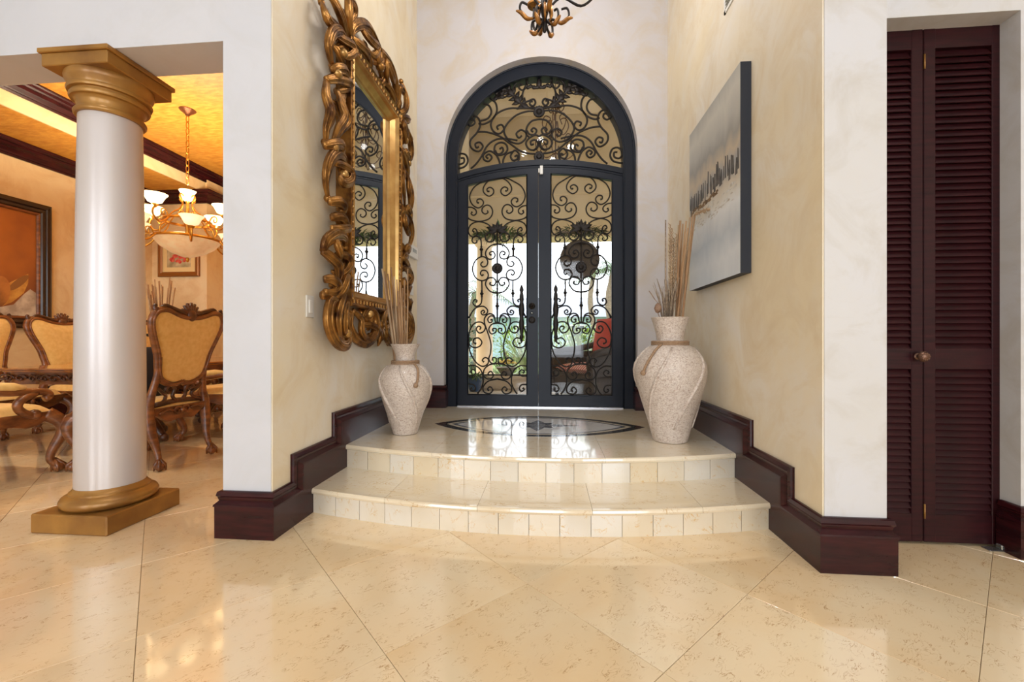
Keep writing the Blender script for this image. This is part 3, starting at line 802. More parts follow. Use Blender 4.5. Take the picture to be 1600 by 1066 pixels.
carve = [  # (points, widest radius, depth offset)
 ([q1(305,340), q1(245,210), q1(195,100), q1(150,-10), q1(120,-60)], .030, .00),
 ([q1(310,330), q1(268,180), q1(255,60), q1(262,-40), q1(290,-100)], .030, .02),
 ([q1(310,200), q1(332,120), q1(310,40), q1(270,-20), q1(280,-60)], .026, .01),
 ([q1(300,330), q1(190,230), q1(115,180), q1(92,90), q1(100,20)], .028, -.01),
 ([q1(290,490), q1(276,390), q1(210,285), q1(140,285), q1(110,390), q1(140,510), q1(180,580)], .032, .00),
 ([q1(170,300), q1(225,350), q1(290,400), q1(296,470), q1(250,500), q1(225,465)], .026, .02),
 ([q1(150,620), q1(180,600), q1(230,620), q1(255,680), q1(215,710)], .030, .01),
 ([q1(120,700), q1(190,690), q1(280,720), q1(290,770), q1(220,800)], .030, .00),
 ([q1(130,720), q1(100,840), q1(120,960), q2(115,30), q2(105,110), q2(118,240)], .034, .00),
 ([q1(190,790), q1(205,930), q2(215,20), q2(170,120), q2(150,240)], .028, .02),
 ([q1(290,830), q1(240,900), q2(280,50), q2(240,130), q2(190,230)], .022, .00),
 ([q2(90,270), q2(140,255), q2(200,260), q2(215,310), q2(180,340)], .030, .01),
 ([q2(285,470), q2(255,375), q2(185,338), q2(125,380), q2(95,480), q2(102,600), q2(140,730)], .032, .00),
 ([q2(170,420), q2(220,440), q2(285,500), q2(270,580), q2(210,600), q2(200,545), q2(240,530)], .028, .02),
 ([q2(130,760), q2(190,760), q2(230,820), q2(215,880)], .032, .01),
 ([q2(165,900), q2(215,890), q2(260,960), q2(235,1010)], .030, .00),
 ([q2(150,990), q2(200,1000), q2(280,990), q2(290,1040)], .026, .01),
 ([q3(95,190), q3(100,90), q3(180,35), q3(255,70), q3(285,150)], .034, .00),
 ([q3(170,60), q3(160,130), q3(185,210), q3(215,250)], .026, .02),
 ([q3(85,180), q3(130,230), q3(190,310), q3(205,430), q3(180,480)], .032, .00),
 ([q3(195,215), q3(260,225), q3(285,290), q3(250,370), q3(215,400)], .026, .01),
 ([q3(285,390), q3(235,450), q3(200,540), q3(165,600)], .030, .02),
 ([q3(90,430), q3(130,430), q3(175,480), q3(160,540), q3(110,540)], .030, .01),
 ([q3(85,570), q3(130,570), q3(175,610), q3(130,640), q3(105,760), q3(125,890), q3(195,995), q3(265,1005), q3(292,940), q3(255,890), q3(240,920)], .036, .00),
 ([q3(255,560), q3(195,650), q3(155,780), q3(180,900), q3(230,960)], .030, .02),
 ([q3(275,630), q3(225,700), q3(205,800), q3(220,880), q3(255,900)], .026, .03),
 # bottom rail
 ([q3(285,680), q3(325,730), q3(305,830), q3(345,940), q3(430,985), q3(505,920), q3(530,800), q3(505,710), q3(455,705), q3(440,760), q3(480,785)], .034, .00),
 ([q3(330,700), q3(380,780), q3(370,880), q3(420,940), q3(480,920)], .026, .02),
 ([q3(420,830), q3(470,830), q3(520,870), q3(500,960), q3(450,1000)], .024, .01),
 # top rail
 ([q1(330,330), q1(338,245), q1(390,210), q1(455,250), q1(520,370), q1(560,470), q1(545,540), q1(500,540)], .036, .00),
 ([q1(400,235), q1(430,310), q1(470,370), q1(520,420), q1(500,490), q1(460,440)], .028, .02),
 ([q1(350,300), q1(375,370), q1(430,430), q1(480,500), q1(520,580)], .030, -.01),
]
cols_ = 0
for pts, rm, dx in carve:
    s2 = cr([mp3(p) for p in pts], 4); k = len(s2)
    for mirr in (1, -1):
        P3 = []
        rr = []
        for i, (y, z) in enumerate(s2):
            t = i / (k - 1)
            sw_ = math.sin(math.pi * min(1, .12 + t * .86))
            rr.append(max(.008, rm * (.35 + .65 * sw_)))
            yy = y if mirr > 0 else 2*YC_ - y
            P3.append((XM - .012 + dx + .030 * math.sin(math.pi * t), yy, z))
        rr = [r_*1.12 for r_ in rr]
        b = MB().tube(P3, rr, 10, flat=((1,0,0), .7))
        # ridge strands that make the leaf fluted
        for off in (-.78, -.05, .7):
            Q3 = []
            for i in range(k):
                a_ = Vector(P3[max(0, i-1)]); c_ = Vector(P3[min(k-1, i+1)]); tt = (c_ - a_).normalized(); nr_ = Vector((0, -tt.z, tt.y))
                if nr_.length > 1e-6: nr_.normalize()
                Q3.append(Vector(P3[i]) + nr_*rr[i]*off + Vector((rr[i]*(.62 if abs(off) < .3 else .28), 0, 0)))
            b.tube(Q3, [r_*.27 for r_ in rr], 5)
        # scroll-end button
        b.ball(P3[-1], rr[-1]*1.7, 8, 6); 
        mbuild(b, 'carved_scroll', m_gold)
def leaf_at(y, z, dy, dz, ln):
    # fluted leaf filling the gaps of the carving, curling away from the mirror
    d = Vector((0, dy, dz)).normalized(); nn = Vector((0, -d.z, d.y)); p0 = Vector((XM - .03, y, z)); b = MB()
    for off, r_ in ((0, 1.0), (.55, .6), (-.55, .6)):
        P3 = [p0 + d*ln*t + nn*off*.045*math.sin(math.pi*(.15+.8*t)) + nn*.03*t*t + Vector((.030*math.sin(math.pi*t*.9), 0, 0)) for t in (0, .2, .4, .6, .8, .95, 1.0)]
        b.tube(P3, [.012*r_, .019*r_, .024*r_, .024*r_, .019*r_, .010*r_, .004], 7)
    mbuild(b, 'carved_leaf', m_gold)
for k in range(11):
    z = 1.16 + .172*k; sg = 1 if k % 2 else -1
    leaf_at(2.60, z, -.8, .55*sg, .17); leaf_at(2*YC_-2.60, z, .8, .55*sg, .17)
for k in range(6):
    y = 2.66 + .17*k; sg = 1 if k % 2 else -1
    leaf_at(y, 2.95, .5*sg, .85, .17); leaf_at(y, 1.20, .5*sg, -.85, .15)
for c_ in (q1(232,470), q2(240,520), q3(265,905), q3(468,735), q1(180,650), q2(150,285)):
    y, z = mp3(c_)
    for yy in (y, 2*YC_ - y): mbuild(MB().ball((XM+.02, yy, z), .030, 10, 8), 'carved_boss', m_goldl)
for zz, sg in ((3.05, 1), (1.10, -1)):
    b = MB()
    for an, ln in ((90, .16), (60, .14), (120, .14), (35, .11), (145, .11)):
        d = Vector((0, math.cos(R(an)), math.sin(R(an))*sg)); p0 = Vector((XM, YC_, zz))
        b.tube([p0 + d*ln*t + Vector((.02*math.sin(t*3), 0, 0)) for t in (0, .3, .6, .85, 1)], [.016, .026, .024, .015, .005], 7)
    b.ball((XM+.02, YC_, zz), .035, 10, 8)
    mbuild(b, 'carved_shell', m_gold)

# ------------------------------------------------------------------ harbour canvas on the right wall
pt = empty('canvas_painting', (XR, 3.0, 1.36)); tag(pt, 'unframed grey harbour canvas with dark edges on the right wall', 'painting')
cy0, cy1, cz0, cz1 = 2.555, 3.445, 1.375, 2.60; xf_ = 1.105
m_canvas, N, L, bs = nt('harbour_paint'); setp(bs, .35, spec=.4)
tc = N.new('ShaderNodeTexCoord'); sx = N.new('ShaderNodeSeparateXYZ'); L.new(tc.outputs['Object'], sx.inputs[0])
nz = N.new('ShaderNodeTexNoise'); nz.inputs['Scale'].default_value = 5; nz.inputs['Detail'].default_value = 8; nz.inputs['Distortion'].default_value = 1.5
mpg = N.new('ShaderNodeMapping'); mpg.inputs['Scale'].default_value = (1, 1, .45); L.new(tc.outputs['Object'], mpg.inputs[0]); L.new(mpg.outputs[0], nz.inputs['Vector'])
mr = N.new('ShaderNodeMapRange'); mr.inputs[1].default_value = 0.0; mr.inputs[2].default_value = cz1 - 1.36
L.new(sx.outputs[2], mr.inputs[0])
ma = N.new('ShaderNodeMath'); ma.operation = 'MULTIPLY_ADD'; ma.inputs[1].default_value = .16; L.new(nz.outputs['Fac'], ma.inputs[0])
sb = N.new('ShaderNodeMath'); sb.operation = 'SUBTRACT'; sb.inputs[1].default_value = .08; L.new(mr.outputs[0], sb.inputs[0]); L.new(sb.outputs[0], ma.inputs[2])
rp = N.new('ShaderNodeValToRGB'); L.new(ma.outputs[0], rp.inputs[0])
stops = [(0, rgb(212,218,224)), (.12, rgb(228,232,236)), (.24, rgb(200,208,216)), (.36, rgb(236,238,240)), (.43, rgb(226,220,208)), (.5, rgb(214,202,184)), (.56, rgb(172,174,176)), (.64, rgb(206,190,168)), (.72, rgb(164,162,158)), (.8, rgb(190,188,182)), (.9, rgb(206,202,192)), (1, rgb(176,174,168))]
el = rp.color_ramp.elements; el[0].position = 0; el[0].color = stops[0][1]; el[1].position = 1; el[1].color = stops[-1][1]
for p_, c_ in stops[1:-1]: e_ = el.new(p_); e_.color = c_
L.new(rp.outputs[0], bs.inputs['Base Color'])
def pbuild(mb, name, m): mb.xf(lambda p: p - Vector((XR, 3.0, 1.36))); return mb.build(name, m, pt)
pbuild(MB().box((xf_, cy0, cz0), (XR-.001, cy1, cz1)), 'canvas_edge', m_black)
pbuild(MB().add([(xf_-.0008, cy0, cz0), (xf_-.0008, cy1, cz0), (xf_-.0008, cy1, cz1), (xf_-.0008, cy0, cz1)], [(0,3,2,1)]), 'painted_surface', m_canvas)
rnd = random.Random(3)
def strokes(name, m, items):
    b = MB()
    for k, (yc, zc, wd, hg, sk) in enumerate(items):
        xx = xf_ - .0013 - .00003*(k % 12)
        b.add([(xx, yc-wd, zc), (xx, yc+wd, zc+sk*.2), (xx, yc+wd*.7+sk, zc+hg), (xx, yc-wd*.6+sk, zc+hg*.94)], [(0,3,2,1)])
    pbuild(b, name, m)['kind'] = 'stuff'
hz = cz0 + .50*(cz1-cz0)
strokes('paint_posts', mat('paint_slate', rgb(66,66,68), .5, col2=rgb(110,104,98), scale=20), [(cy0+.03+.84*i/29+rnd.uniform(-.008,.008), hz+.0+rnd.uniform(-.02,.02), rnd.uniform(.008,.018), rnd.uniform(.08,.16), rnd.uniform(-.012,.012)) for i in range(30)])
strokes('paint_quay', mat('paint_umber', rgb(96,72,50), .5, col2=rgb(150,120,84), scale=24), [(cy0+.34+.50*i/16, hz-.03+rnd.uniform(-.02,.015), rnd.uniform(.02,.05), rnd.uniform(.012,.03), 0) for i in range(17)])
strokes('paint_foam', mat('paint_white', rgb(228,228,226), .5, col2=rgb(196,186,170), scale=30), [(cy0+.02+.84*rnd.random(), hz-.05-.13*rnd.random(), rnd.uniform(.012,.04), rnd.uniform(.006,.014), rnd.uniform(-.02,.02)) for i in range(60)])

# ------------------------------------------------------------------ vases with reeds
def spin(prof, n=6): return cr(prof, n)
def make_vase(name, loc, prof, label, m=m_vase, rope=True, rz=0.0, turn=1):
    o = empty(name, loc, rz); tag(o, label, 'vase', 'speckled stone floor vases')
    pr = spin(prof); top = pr[-1]
    inner = [(max(.02, r_-.012), z) for r_, z in reversed(pr) if z > top[1]*.55]
    MB().lathe([(.0005, .002)] + pr + inner + [(.001, inner[-1][1])], (0,0,0), 40).build('body', m, o)
    def rad(z):
        for (r0, z0_), (r1, z1_) in zip(pr, pr[1:]):
            if z0_ <= z <= z1_ and z1_ > z0_: return r0 + (r1-r0)*(z-z0_)/(z1_-z0_)
        return pr[-1][0]
    h = top[1]
    for k in range(5):
        P3 = []
        for i in range(15):
            t = i/14; z = h*(.12 + .64*t); a_ = k*2*math.pi/5 + turn*t*1.15 - .4
            P3.append((rad(z)*math.cos(a_), rad(z)*math.sin(a_), z))
        MB().tube(P3, [.007 + .006*math.sin(math.pi*i/14) for i in range(15)], 6).build('raised_vein', m, o)
    zn = h*.785; rn = rad(zn)
    if rope:
        b = MB()
        for dz in (0, .014): b.tube([((rn+.008)*math.cos(t*math.pi/12), (rn+.008)*math.sin(t*math.pi/12), zn+dz) for t in range(25)], .009, 6)
        ta = -2.3 if turn > 0 else -.6
        tail = [((rad(z)+.012)*math.cos(ta+d), (rad(z)+.012)*math.sin(ta+d), z) for z, d in ((zn, 0), (zn-.04*h, -.05), (h*.70, -.1), (h*.62, -.2), (h*.56, -.28))]
        b.tube(cr(tail, 4), .009, 6); b.ball(tail[-1], .018, 8, 6)
        b.build('rope', m_rope, o)['label'] = 'twisted cord tied round the neck'
    return o
vr = onz(1046, 690, Z2) + Vector((.012, .03, 0)); vr.z = Z2
vl = onz(632, 678, Z2) + Vector((0, .02, 0)); vl.z = Z2
make_vase('floor_vase', vr, [(.110,.002),(.118,.02),(.150,.14),(.205,.32),(.236,.46),(.225,.55),(.17,.63),(.105,.672),(.090,.70),(.096,.75),(.112,.81),(.126,.852)],
    'large speckled stone vase with cord, in front of the harbour canvas')
make_vase('floor_vase', vl, [(.086,.002),(.094,.02),(.120,.11),(.165,.25),(.190,.36),(.182,.43),(.135,.50),(.080,.53),(.070,.56),(.076,.60),(.094,.64),(.110,.668)],
    'smaller speckled stone vase below the gilded mirror', turn=-1)
rnd = random.Random(11)
def reed(base, tip, r_, m, name='dried_reed', nodes=True):
    B, T = Vector(base), Vector(tip); k = 7; P3 = []; rr = []
    bend = Vector((rnd.uniform(-.01,.01), rnd.uniform(-.01,.01), 0))
    for i in range(k):
        t = i/(k-1); P3.append(B.lerp(T, t) + bend*math.sin(math.pi*t)); rr.append(r_*(1.15 if nodes and i in (2, 4) else 1)*(1 - .35*t))
    return MB().tube([p - B for p in P3], rr, 6).build(name, m)
def place_reeds(c, zmouth, tips, r_, label, group, mats, zb=.25, spread=.05):
    for (u, v, dy) in tips:
        t = ony(u, v, c.y + dy)
        bx = c.x + (t.x - c.x)*.12 + rnd.uniform(-spread, spread)*.6; by = c.y + dy*.15 + rnd.uniform(-spread, spread)*.6
        base = Vector((bx, by, Z2 + zb)); o = reed(base, t, rnd.uniform(.8, 1.2)*r_, rnd.choice(mats)); o.location = base
        tag(o, label, 'reed', group)
place_reeds(vl, .67, [(597,420,-.04),(601,424,.02),(606,428,-.02),(611,418,.04),(616,432,0),(620,437,.03),(625,441,-.03),(629,450,.02),(632,438,.05),(614,445,.06),(608,440,-.06),(622,455,-.05),(637,420,.08),(603,433,.05)], .0085,
    'straight tan dried reed standing in the smaller vase', 'reeds in the smaller vase', [m_reed, m_reed2], .22, .05)
place_reeds(vr, .85, [(1063,345,.0),(1067,350,.04),(1072,346,-.03),(1078,340,.02),(1082,338,-.04),(1070,362,.06),(1075,356,-.06),(1060,352,.03),(1086,336,.0)], .0095,
    'thick tan dried reed standing in the large vase', 'reeds in the large vase', [m_reed, m_reed2], .4, .05)
o = reed(vr + Vector((-.02,0,.5)), ony(1040, 344, vr.y), .007, m_twig); o.location = vr + Vector((-.02,0,.5)); tag(o, 'single dark dried stem with round tip leaning left in the large vase', 'stem')
# bristly grass stalks
for (u, v, dy) in ((1047,350,.02),(1050,356,-.02),(1057,365,0),(1053,372,.04)):
    t = ony(u, v, vr.y + dy); B = vr + Vector((.0, dy*.3, .5)); b = MB(); T = t - B
    b.tube([Vector((0,0,0)), T*.5, T], [.004,.004,.002], 5)
    for k in range(60):
        f = .45 + .55*k/60; p = T*f; a_ = k*2.4
        b.tube([p, p + Vector((math.cos(a_)*.014, math.sin(a_)*.014, .016))], [.004, .001], 4)
    o = b.build('grass_stalk', m_reed2); o.location = B; tag(o, 'bristly pale grass stalk standing in the large vase', 'grass stalk', 'grass stalks in the large vase')
b = MB()
for k in range(34):
    a_ = rnd.uniform(0, 6.28); d = Vector((rnd.uniform(-.10,.08), rnd.uniform(-.06,.06), rnd.uniform(.18,.30)))
    b.tube([(d.x*.2, d.y*.2, -.1), d*.6 + Vector((rnd.uniform(-.01,.01),0,0)), d], [.0035,.003,.0015], 4)
o = b.build('twig_bundle', m_twig); o.location = vr + Vector((-.02, -.02, .83)); tag(o, 'bundle of short grey twigs at the mouth of the large vase', 'twigs')
p = ony(1028, 482, vr.y - .05); b = MB().lathe([(.0005,-.034),(.016,-.026),(.026,0),(.018,.024),(.006,.036),(.0005,.038)], (0,0,0), 14)
b.tube([(0,0,-.03),(.01,0,-.06),(.03,0,-.1)], .003, 5); b.tube([(-.02,0,.06),(-.045,0,.10),(-.06,0,.12)], .003, 5); b.tube([(0,0,.035),(-.01,0,.05),(-.02,0,.06)], .002, 5)
o = b.build('seed_pod', mat('pod', rgb(128,98,78), .6, col2=rgb(164,132,106), scale=40)); o.location = p; tag(o, 'brown dried seed pod at the mouth of the large vase', 'seed pod')
# plume of dried flower bending over the canvas
b = MB(); A, T = vr + Vector((.02,.0,.6)), ony(1090, 330, vr.y)
path = cr([vr + Vector((.02,0,.5)), ony(1078, 372, vr.y), ony(1083, 338, vr.y), ony(1096, 331, vr.y), ony(1108, 327, vr.y)], 8)
b.tube([Vector(p) - A for p in path], .004, 5)
for p in path[18:]:
    for k in range(5):
        d = Vector((rnd.uniform(-.02,.02), rnd.uniform(-.02,.02), rnd.uniform(-.02,.02))); b.tube([Vector(p)-A, Vector(p)-A+d], [.004,.0015], 4)
o = b.build('dried_plume', m_reed2); o.location = A; tag(o, 'drooping dried plume bending right over the large vase', 'plume')

# ------------------------------------------------------------------ column
CC = (-2.42, 2.14)
col = empty('column', (CC[0], CC[1], 0)); tag(col, 'pearl white round column with gold capital and plinth', 'column')
MB().bbox((-.213,-.213,0), (.213,.213,.098), .006).build('plinth', m_goldp, col)
MB().lathe([(.165,.098),(.190,.102),(.203,.118),(.205,.134),(.196,.152),(.176,.162),(.168,.166),(.168,.176),(.160,.180),(.153,.192),(.150,.20)], (0,0,0), 48).build('base_moulding', m_goldp, col)
MB().lathe([(.149,.19),(.149,.7),(.146,1.2),(.139,1.8),(.133,2.21)], (0,0,0), 56).build('shaft', m_pearl, col)
ZC = HDR
MB().lathe([(.133,2.19),(.145,2.19),(.151,2.198),(.152,2.208),(.147,2.218),(.137,2.221),(.137,2.232),(.139,2.252),(.146,2.268),(.152,2.272),(.163,2.273),(.168,2.282),(.166,2.294),(.160,2.298),(.160,2.306),(.174,2.308),(.178,2.318),(.175,2.328),(.168,2.331),(.172,2.345),(.182,2.362),(.187,2.380),(.183,2.396),(.15,2.40)], (0,0,0), 48).build('capital', m_goldp, col)
MB().bbox((-.186,-.186,2.396), (.186,.186,ZC-.024), .004).bbox((-.198,-.198,ZC-.026), (.198,.198,ZC-.001), .004).build('abacus', m_goldp, col)

# ------------------------------------------------------------------ small things on the entry walls
def wallplate(name, px, label, cat, thick, m, extra=None):
    (u0, v0), (u1, v1) = px; a_ = onx(u0, v0, XL); c_ = onx(u1, v1, XL)
    y0, y1 = sorted((a_.y, c_.y)); z0_, z1_ = sorted((a_.z, c_.z)); 
    o = empty(name, (XL, (y0+y1)/2, (z0_+z1_)/2)); tag(o, label, cat); hy, hz_ = (y1-y0)/2, (z1_-z0_)/2
    MB().bbox((0.0005, -hy, -hz_), (thick, hy, hz_), .003).build('plate', m, o)
    if extra: extra(o, hy, hz_, thick)
wallplate('light_switch', ((477,461),(489,497)), 'white light switch between pier and mirror', 'switch', .008, m_plastic,
    lambda o, hy, hz_, t: MB().bbox((t-.001, -hy*.45, -hz_*.6), (t+.006, hy*.45, hz_*.6), .002).build('rocker', m_plastic, o))
wallplate('thermostat', ((635,379),(649,407)), 'white thermostat with grey display right of the mirror', 'thermostat', .03, m_plastic,
    lambda o, hy, hz_, t: MB().box((t-.001, -hy*.3, -hz_*.1), (t+.001, hy*.6, hz_*.5)).build('display', m_screen, o))
wallplate('double_switch', ((634,437),(645,462)), 'white double switch under the thermostat', 'switch', .008, m_plastic,
    lambda o, hy, hz_, t: [MB().bbox((t-.001, s_-hy*.2, -hz_*.55), (t+.005, s_+hy*.2, hz_*.55), .002).build('rocker', m_plastic, o) for s_ in (-hy*.45, hy*.45)])
a_ = onx(1133, 24, XR); c_ = onx(1156, 0, XR)
vt = empty('air_vent', (XR, (a_.y+c_.y)/2, a_.z + .12)); tag(vt, 'white louvered air vent high on the right wall', 'vent')
hy = abs(a_.y - c_.y)/2
b = MB().box((-.008,-hy,-.12),(-.001,-hy+.02,.12)).box((-.008,hy-.02,-.12),(-.001,hy,.12)).box((-.008,-hy,-.12),(-.001,hy,-.10)).box((-.008,-hy,.10),(-.001,hy,.12)); b.build('frame', m_plastic, vt)
sl = MB().box((-.007,-hy+.02,-.004),(-.002,hy-.02,.006)).mesh('slat', m_screen)
for k in range(9): link('slat', sl, vt, (0, 0, -.09 + .0225*k), (0, R(20), 0))

# ------------------------------------------------------------------ hall chandelier over the entry (only its foot shows)
hc = ony(851, 52, 2.9); HX, HY, HZ = hc.x, hc.y, hc.z
ch = empty('iron_chandelier', (HX, HY, HZ)); tag(ch, 'black iron chandelier with gilded leaves over the entry', 'chandelier')
MB().lathe([(.0005,0),(.012,.01),(.020,.05),(.012,.09),(.024,.13),(.030,.2),(.018,.28),(.018,.8),(.0005,.8)], (0,0,0), 12).build('stem', m_iron, ch)
MB().tube([(0,0,.8),(0,0,HT-HZ)], .012, 6).build('hanging_rod', m_iron, ch)
MB().lathe([(.0005,HT-HZ-.06),(.05,HT-HZ-.04),(.09,HT-HZ)], (0,0,0), 16).build('canopy', m_iron, ch)
m_leafg = mat('gilt_leaf', rgb(186,130,62), .35, .6, 0, rgb(120,78,40), 30, 3)
for k in range(8):
    a_ = k*math.pi/4 + .25; rot = lambda p: Vector((p[0]*math.cos(a_), p[0]*math.sin(a_), p[1]))
    big = k % 2 == 0; s_ = 1.0 if big else .62
    arm = cr([(.012,.09),(.06*s_,.05 if not big else .10),(.12*s_,.03 if not big else .09),(.17*s_,.07 if not big else .14),(.16*s_,.12 if not big else .19),(.12*s_,.12 if not big else .18)], 5)
    MB().tube([rot(p) for p in arm], [.008]*len(arm), 6).build('scroll_arm', m_iron, ch)
    lf_ = cr([(.07*s_,.05 if not big else .095),(.12*s_,.028 if not big else .085),(.165*s_,.05 if not big else .12),(.20*s_,.07 if not big else .13)], 4)
    MB().tube([rot(p) for p in lf_], [.004 + .012*math.sin(math.pi*i/(len(lf_)-1)) for i in range(len(lf_))], 6).build('gilt_leaf', m_leafg, ch)
    if big:
        arm = cr([(.02,.16),(.12,.26),(.26,.22),(.36,.32),(.34,.44)], 5)
        MB().tube([rot(p) for p in arm], .009, 6).build('candle_arm', m_iron, ch)
        p = rot((.34,.44)); MB().lathe([(.0005,0),(.05,.01),(.055,.02),(.016,.02),(.016,.12),(.0005,.12)], p, 12).build('candle_cup', m_leafg, ch)
        light('added_candle_bulb', 'POINT', (HX + p.x, HY + p.y, HZ + p.z + .16), (0,0,0), 9.5, (1.0, .97, .95), .04)  # unseen bulbs, added to light the entry from above
for k in range(6):
    a_ = k*math.pi/3 + .6
    MB().tube([(.018*math.cos(a_), .018*math.sin(a_), .20), (.05*math.cos(a_), .05*math.sin(a_), .16), (.055*math.cos(a_), .055*math.sin(a_), .10), (.03*math.cos(a_), .03*math.sin(a_), .06)], [.005,.012,.010,.003], 6).build('gilt_leaf', m_leafg, ch)

# ------------------------------------------------------------------ dining room shell
DXL, DYB, ZR, ZTR, XT = -6.4, 6.3, 3.36, 3.68, -5.48
wallbox('wall_dining_left', [((DXL-.2, YFL+.235, -.01), (DXL, 7.05, 3.9))], m_din, 'warm cream dining room wall with the large painting')
wallbox('wall_dining_back', [((DXL, DYB, -.01), (-5.45, 7.05, 3.9)), ((-5.45, 6.9, -.01), (-1.63, 7.05, 3.9))], m_din, 'warm cream dining room back wall')
wallbox('wall_dining_right', [((-1.63, YB+.3, -.01), (-1.4, 7.05, 3.9)), ((-1.66, YFL+.236, .25), (-1.631, 6.9, 3.9))], m_din, 'warm cream dining room wall backing the entry')
b = MB()
b.box((DXL, YFL+.235, ZR), (XT, 6.9, ZR+.06)); b.box((XT, YFL+.235, ZR), (-1.66, 2.75, ZR+.06)); b.box((XT, 6.78, ZR), (-1.66, 6.9, ZR+.06)); b.box((-2.3, 2.75, ZR), (-1.66, 6.78, ZR+.06))
b.box((XT, 2.75, ZTR), (-2.3, 6.78, ZTR+.06))
dc = struct(b.build('ceiling_dining', m_gold_ceil), 'gold glazed dining room tray ceiling', 'ceiling')
b = MB().box((XT-.02, 2.75, ZR-.001), (XT+.004, 6.78, ZTR)).box((-2.3, 2.75, ZR-.001), (-2.28, 6.78, ZTR)).box((XT, 2.73, ZR-.001), (-2.3, 2.75, ZTR)).box((XT, 6.78, ZR-.001), (-2.3, 6.782, ZTR))
b.build('tray_fascia', m_din, dc)
CP = [(0, .0), (0, .012), (.018, .014), (.026, .03), (.03, .05), (.06, .07), (.09, .11), (.10, .135), (.125, .14), (.135, .155), (.14, .17)]   # (drop from bottom -> up, out)
def crown(pts, ztop, hgt, name, label):
    # crown moulding along a plan path, face to the right of travel
    P = [Vector(p) for p in pts]; n = len(P); vs = []; fs = []
    prof = [(0, 0)] + [(o_*hgt/.17, h_*hgt/.17) for h_, o_ in ((0, .02), (.02, .03), (.03, .022), (.045, .03), (.075, .06), (.10, .10), (.115, .115), (.122, .112), (.135, .135), (.15, .145), (.17, .145))]
    c = len(prof)
    for i in range(n):
        nr = lambda d: Vector((d.y, -d.x))
        d0 = (P[i]-P[i-1]).normalized() if i else None; d1 = (P[i+1]-P[i]).normalized() if i < n-1 else None
        if d0 is None: mt = nr(d1)
        elif d1 is None: mt = nr(d0)
        else: mt = (nr(d0)+nr(d1)) / (1 + nr(d0).dot(nr(d1)))
        for o_, h_ in prof: p = P[i] + mt*o_; vs.append((p.x, p.y, ztop - hgt + h_))
    for i in range(n-1):
        for k in range(c-1): fs.append((i*c+k, (i+1)*c+k, (i+1)*c+k+1, i*c+k+1))
    fs.append(tuple(range(c))[::-1]); fs.append(tuple((n-1)*c+k for k in range(c)))
    return struct(MB().add(vs, fs).build(name, m_mahog), label, 'crown moulding')
crown([(DXL, YFL+.24), (DXL, DYB), (-5.45, DYB), (-5.45, 6.9), (-1.66, 6.9)], ZR, .18, 'trim_1', 'mahogany crown moulding round the dining room walls')
crown([(XT, 2.75), (XT, 6.78), (-2.3, 6.78), (-2.3, 2.75), (XT, 2.75)], ZTR, .165, 'trim_2', 'mahogany crown moulding inside the tray ceiling')
sweep_plan('baseboard_dining', [(DXL, YFL+.24), (DXL, DYB), (-5.45, DYB), (-5.45, 6.9), (-1.66, 6.9)], 'mahogany baseboard round the dining room')

for k, sx0 in enumerate((-5.2, -4.1, -3.0)):  # spotlights added out of view to brighten the chairs and dining floor
    rs = empty('added_spotlight', (sx0, 2.5, ZR)); tag(rs, 'dining ceiling spotlight added out of view behind the header, %s of three' % ('leftmost', 'middle', 'rightmost')[k], 'spotlight', 'added dining spotlights')
    MB().lathe([(.035,-.004),(.05,-.006),(.055,0)], (0,0,0), 20).build('trim_ring', m_plastic, rs)
    l_ = light('added_spot_bulb', 'SPOT', (sx0, 2.5, ZR-.02), (R(32), 0, 0), 75, (1.0, .86, .66), .05); l_.data.spot_size = R(120); l_.data.spot_blend = .6
# large still-life painting
yR = onx(80, 400, DXL+.04).y; zT_, zB_ = onx(80, 324, DXL+.04).z, onx(78, 514, DXL+.04).z
pw = 1.75; fw = .17
pc = empty('still_life_painting', (DXL, yR - pw/2, zB_)); tag(pc, 'large dark framed still life of bowls on the dining room wall', 'painting')
hw, hh = pw/2, zT_ - zB_
def fr(prof, hw, hh):
    vs = []; fs = []; c = len(prof)
    for (sy, sz) in ((0,0),(1,0),(1,1),(0,1)):
        for i_, x in prof: vs.append((x, hw - i_ if sy else -hw + i_, hh - i_ if sz else i_))
    for k in range(4):
        j = (k+1) % 4
        for i in range(c-1): fs.append((k*c+i, j*c+i, j*c+i+1, k*c+i+1))
    return MB().add(vs, fs)
m_frame = mat('dark_frame', rgb(56,34,24), .25, 0, .5, rgb(36,22,18), 8)
fr([(0,.001),(0,.05),(.02,.06),(.05,.055),(.06,.045),(.075,.06),(.10,.055),(.115,.04)], hw, hh).build('frame', m_frame, pc)
fr([(.115,.04),(.12,.046),(.135,.042),(.15,.03)], hw, hh).build('frame_liner', m_wood, pc)
m_sl = mat('still_life_ground', rgb(182,110,48), .5, 0, 0, rgb(140,82,46), 1.6, 4, (1,1,1))
MB().box((.004, -hw+.14, .14), (.022, hw-.14, hh-.14)).build('painted_ground', m_sl, pc)
def flat(pts, x, name, m): 
    MB().prism(pts, 'x', x-.0006, x).build(name, m, pc)
def SL(u, v): p = onx(u, v, DXL+.03); return (p.y - (yR - pw/2), p.z - zB_)
flat([SL(*p) for p in ((57,497),(57,458),(48,452),(38,460),(22,476),(0,480),(-30,482),(-30,497))], .0232, 'painted_cloth', mat('paint_cloth', rgb(216,206,190), .6, col2=rgb(170,156,140), scale=9))
flat([SL(*p) for p in ((57,510),(57,496),(-60,497),(-60,510))], .0230, 'painted_table', mat('paint_table', rgb(140,92,62), .6))
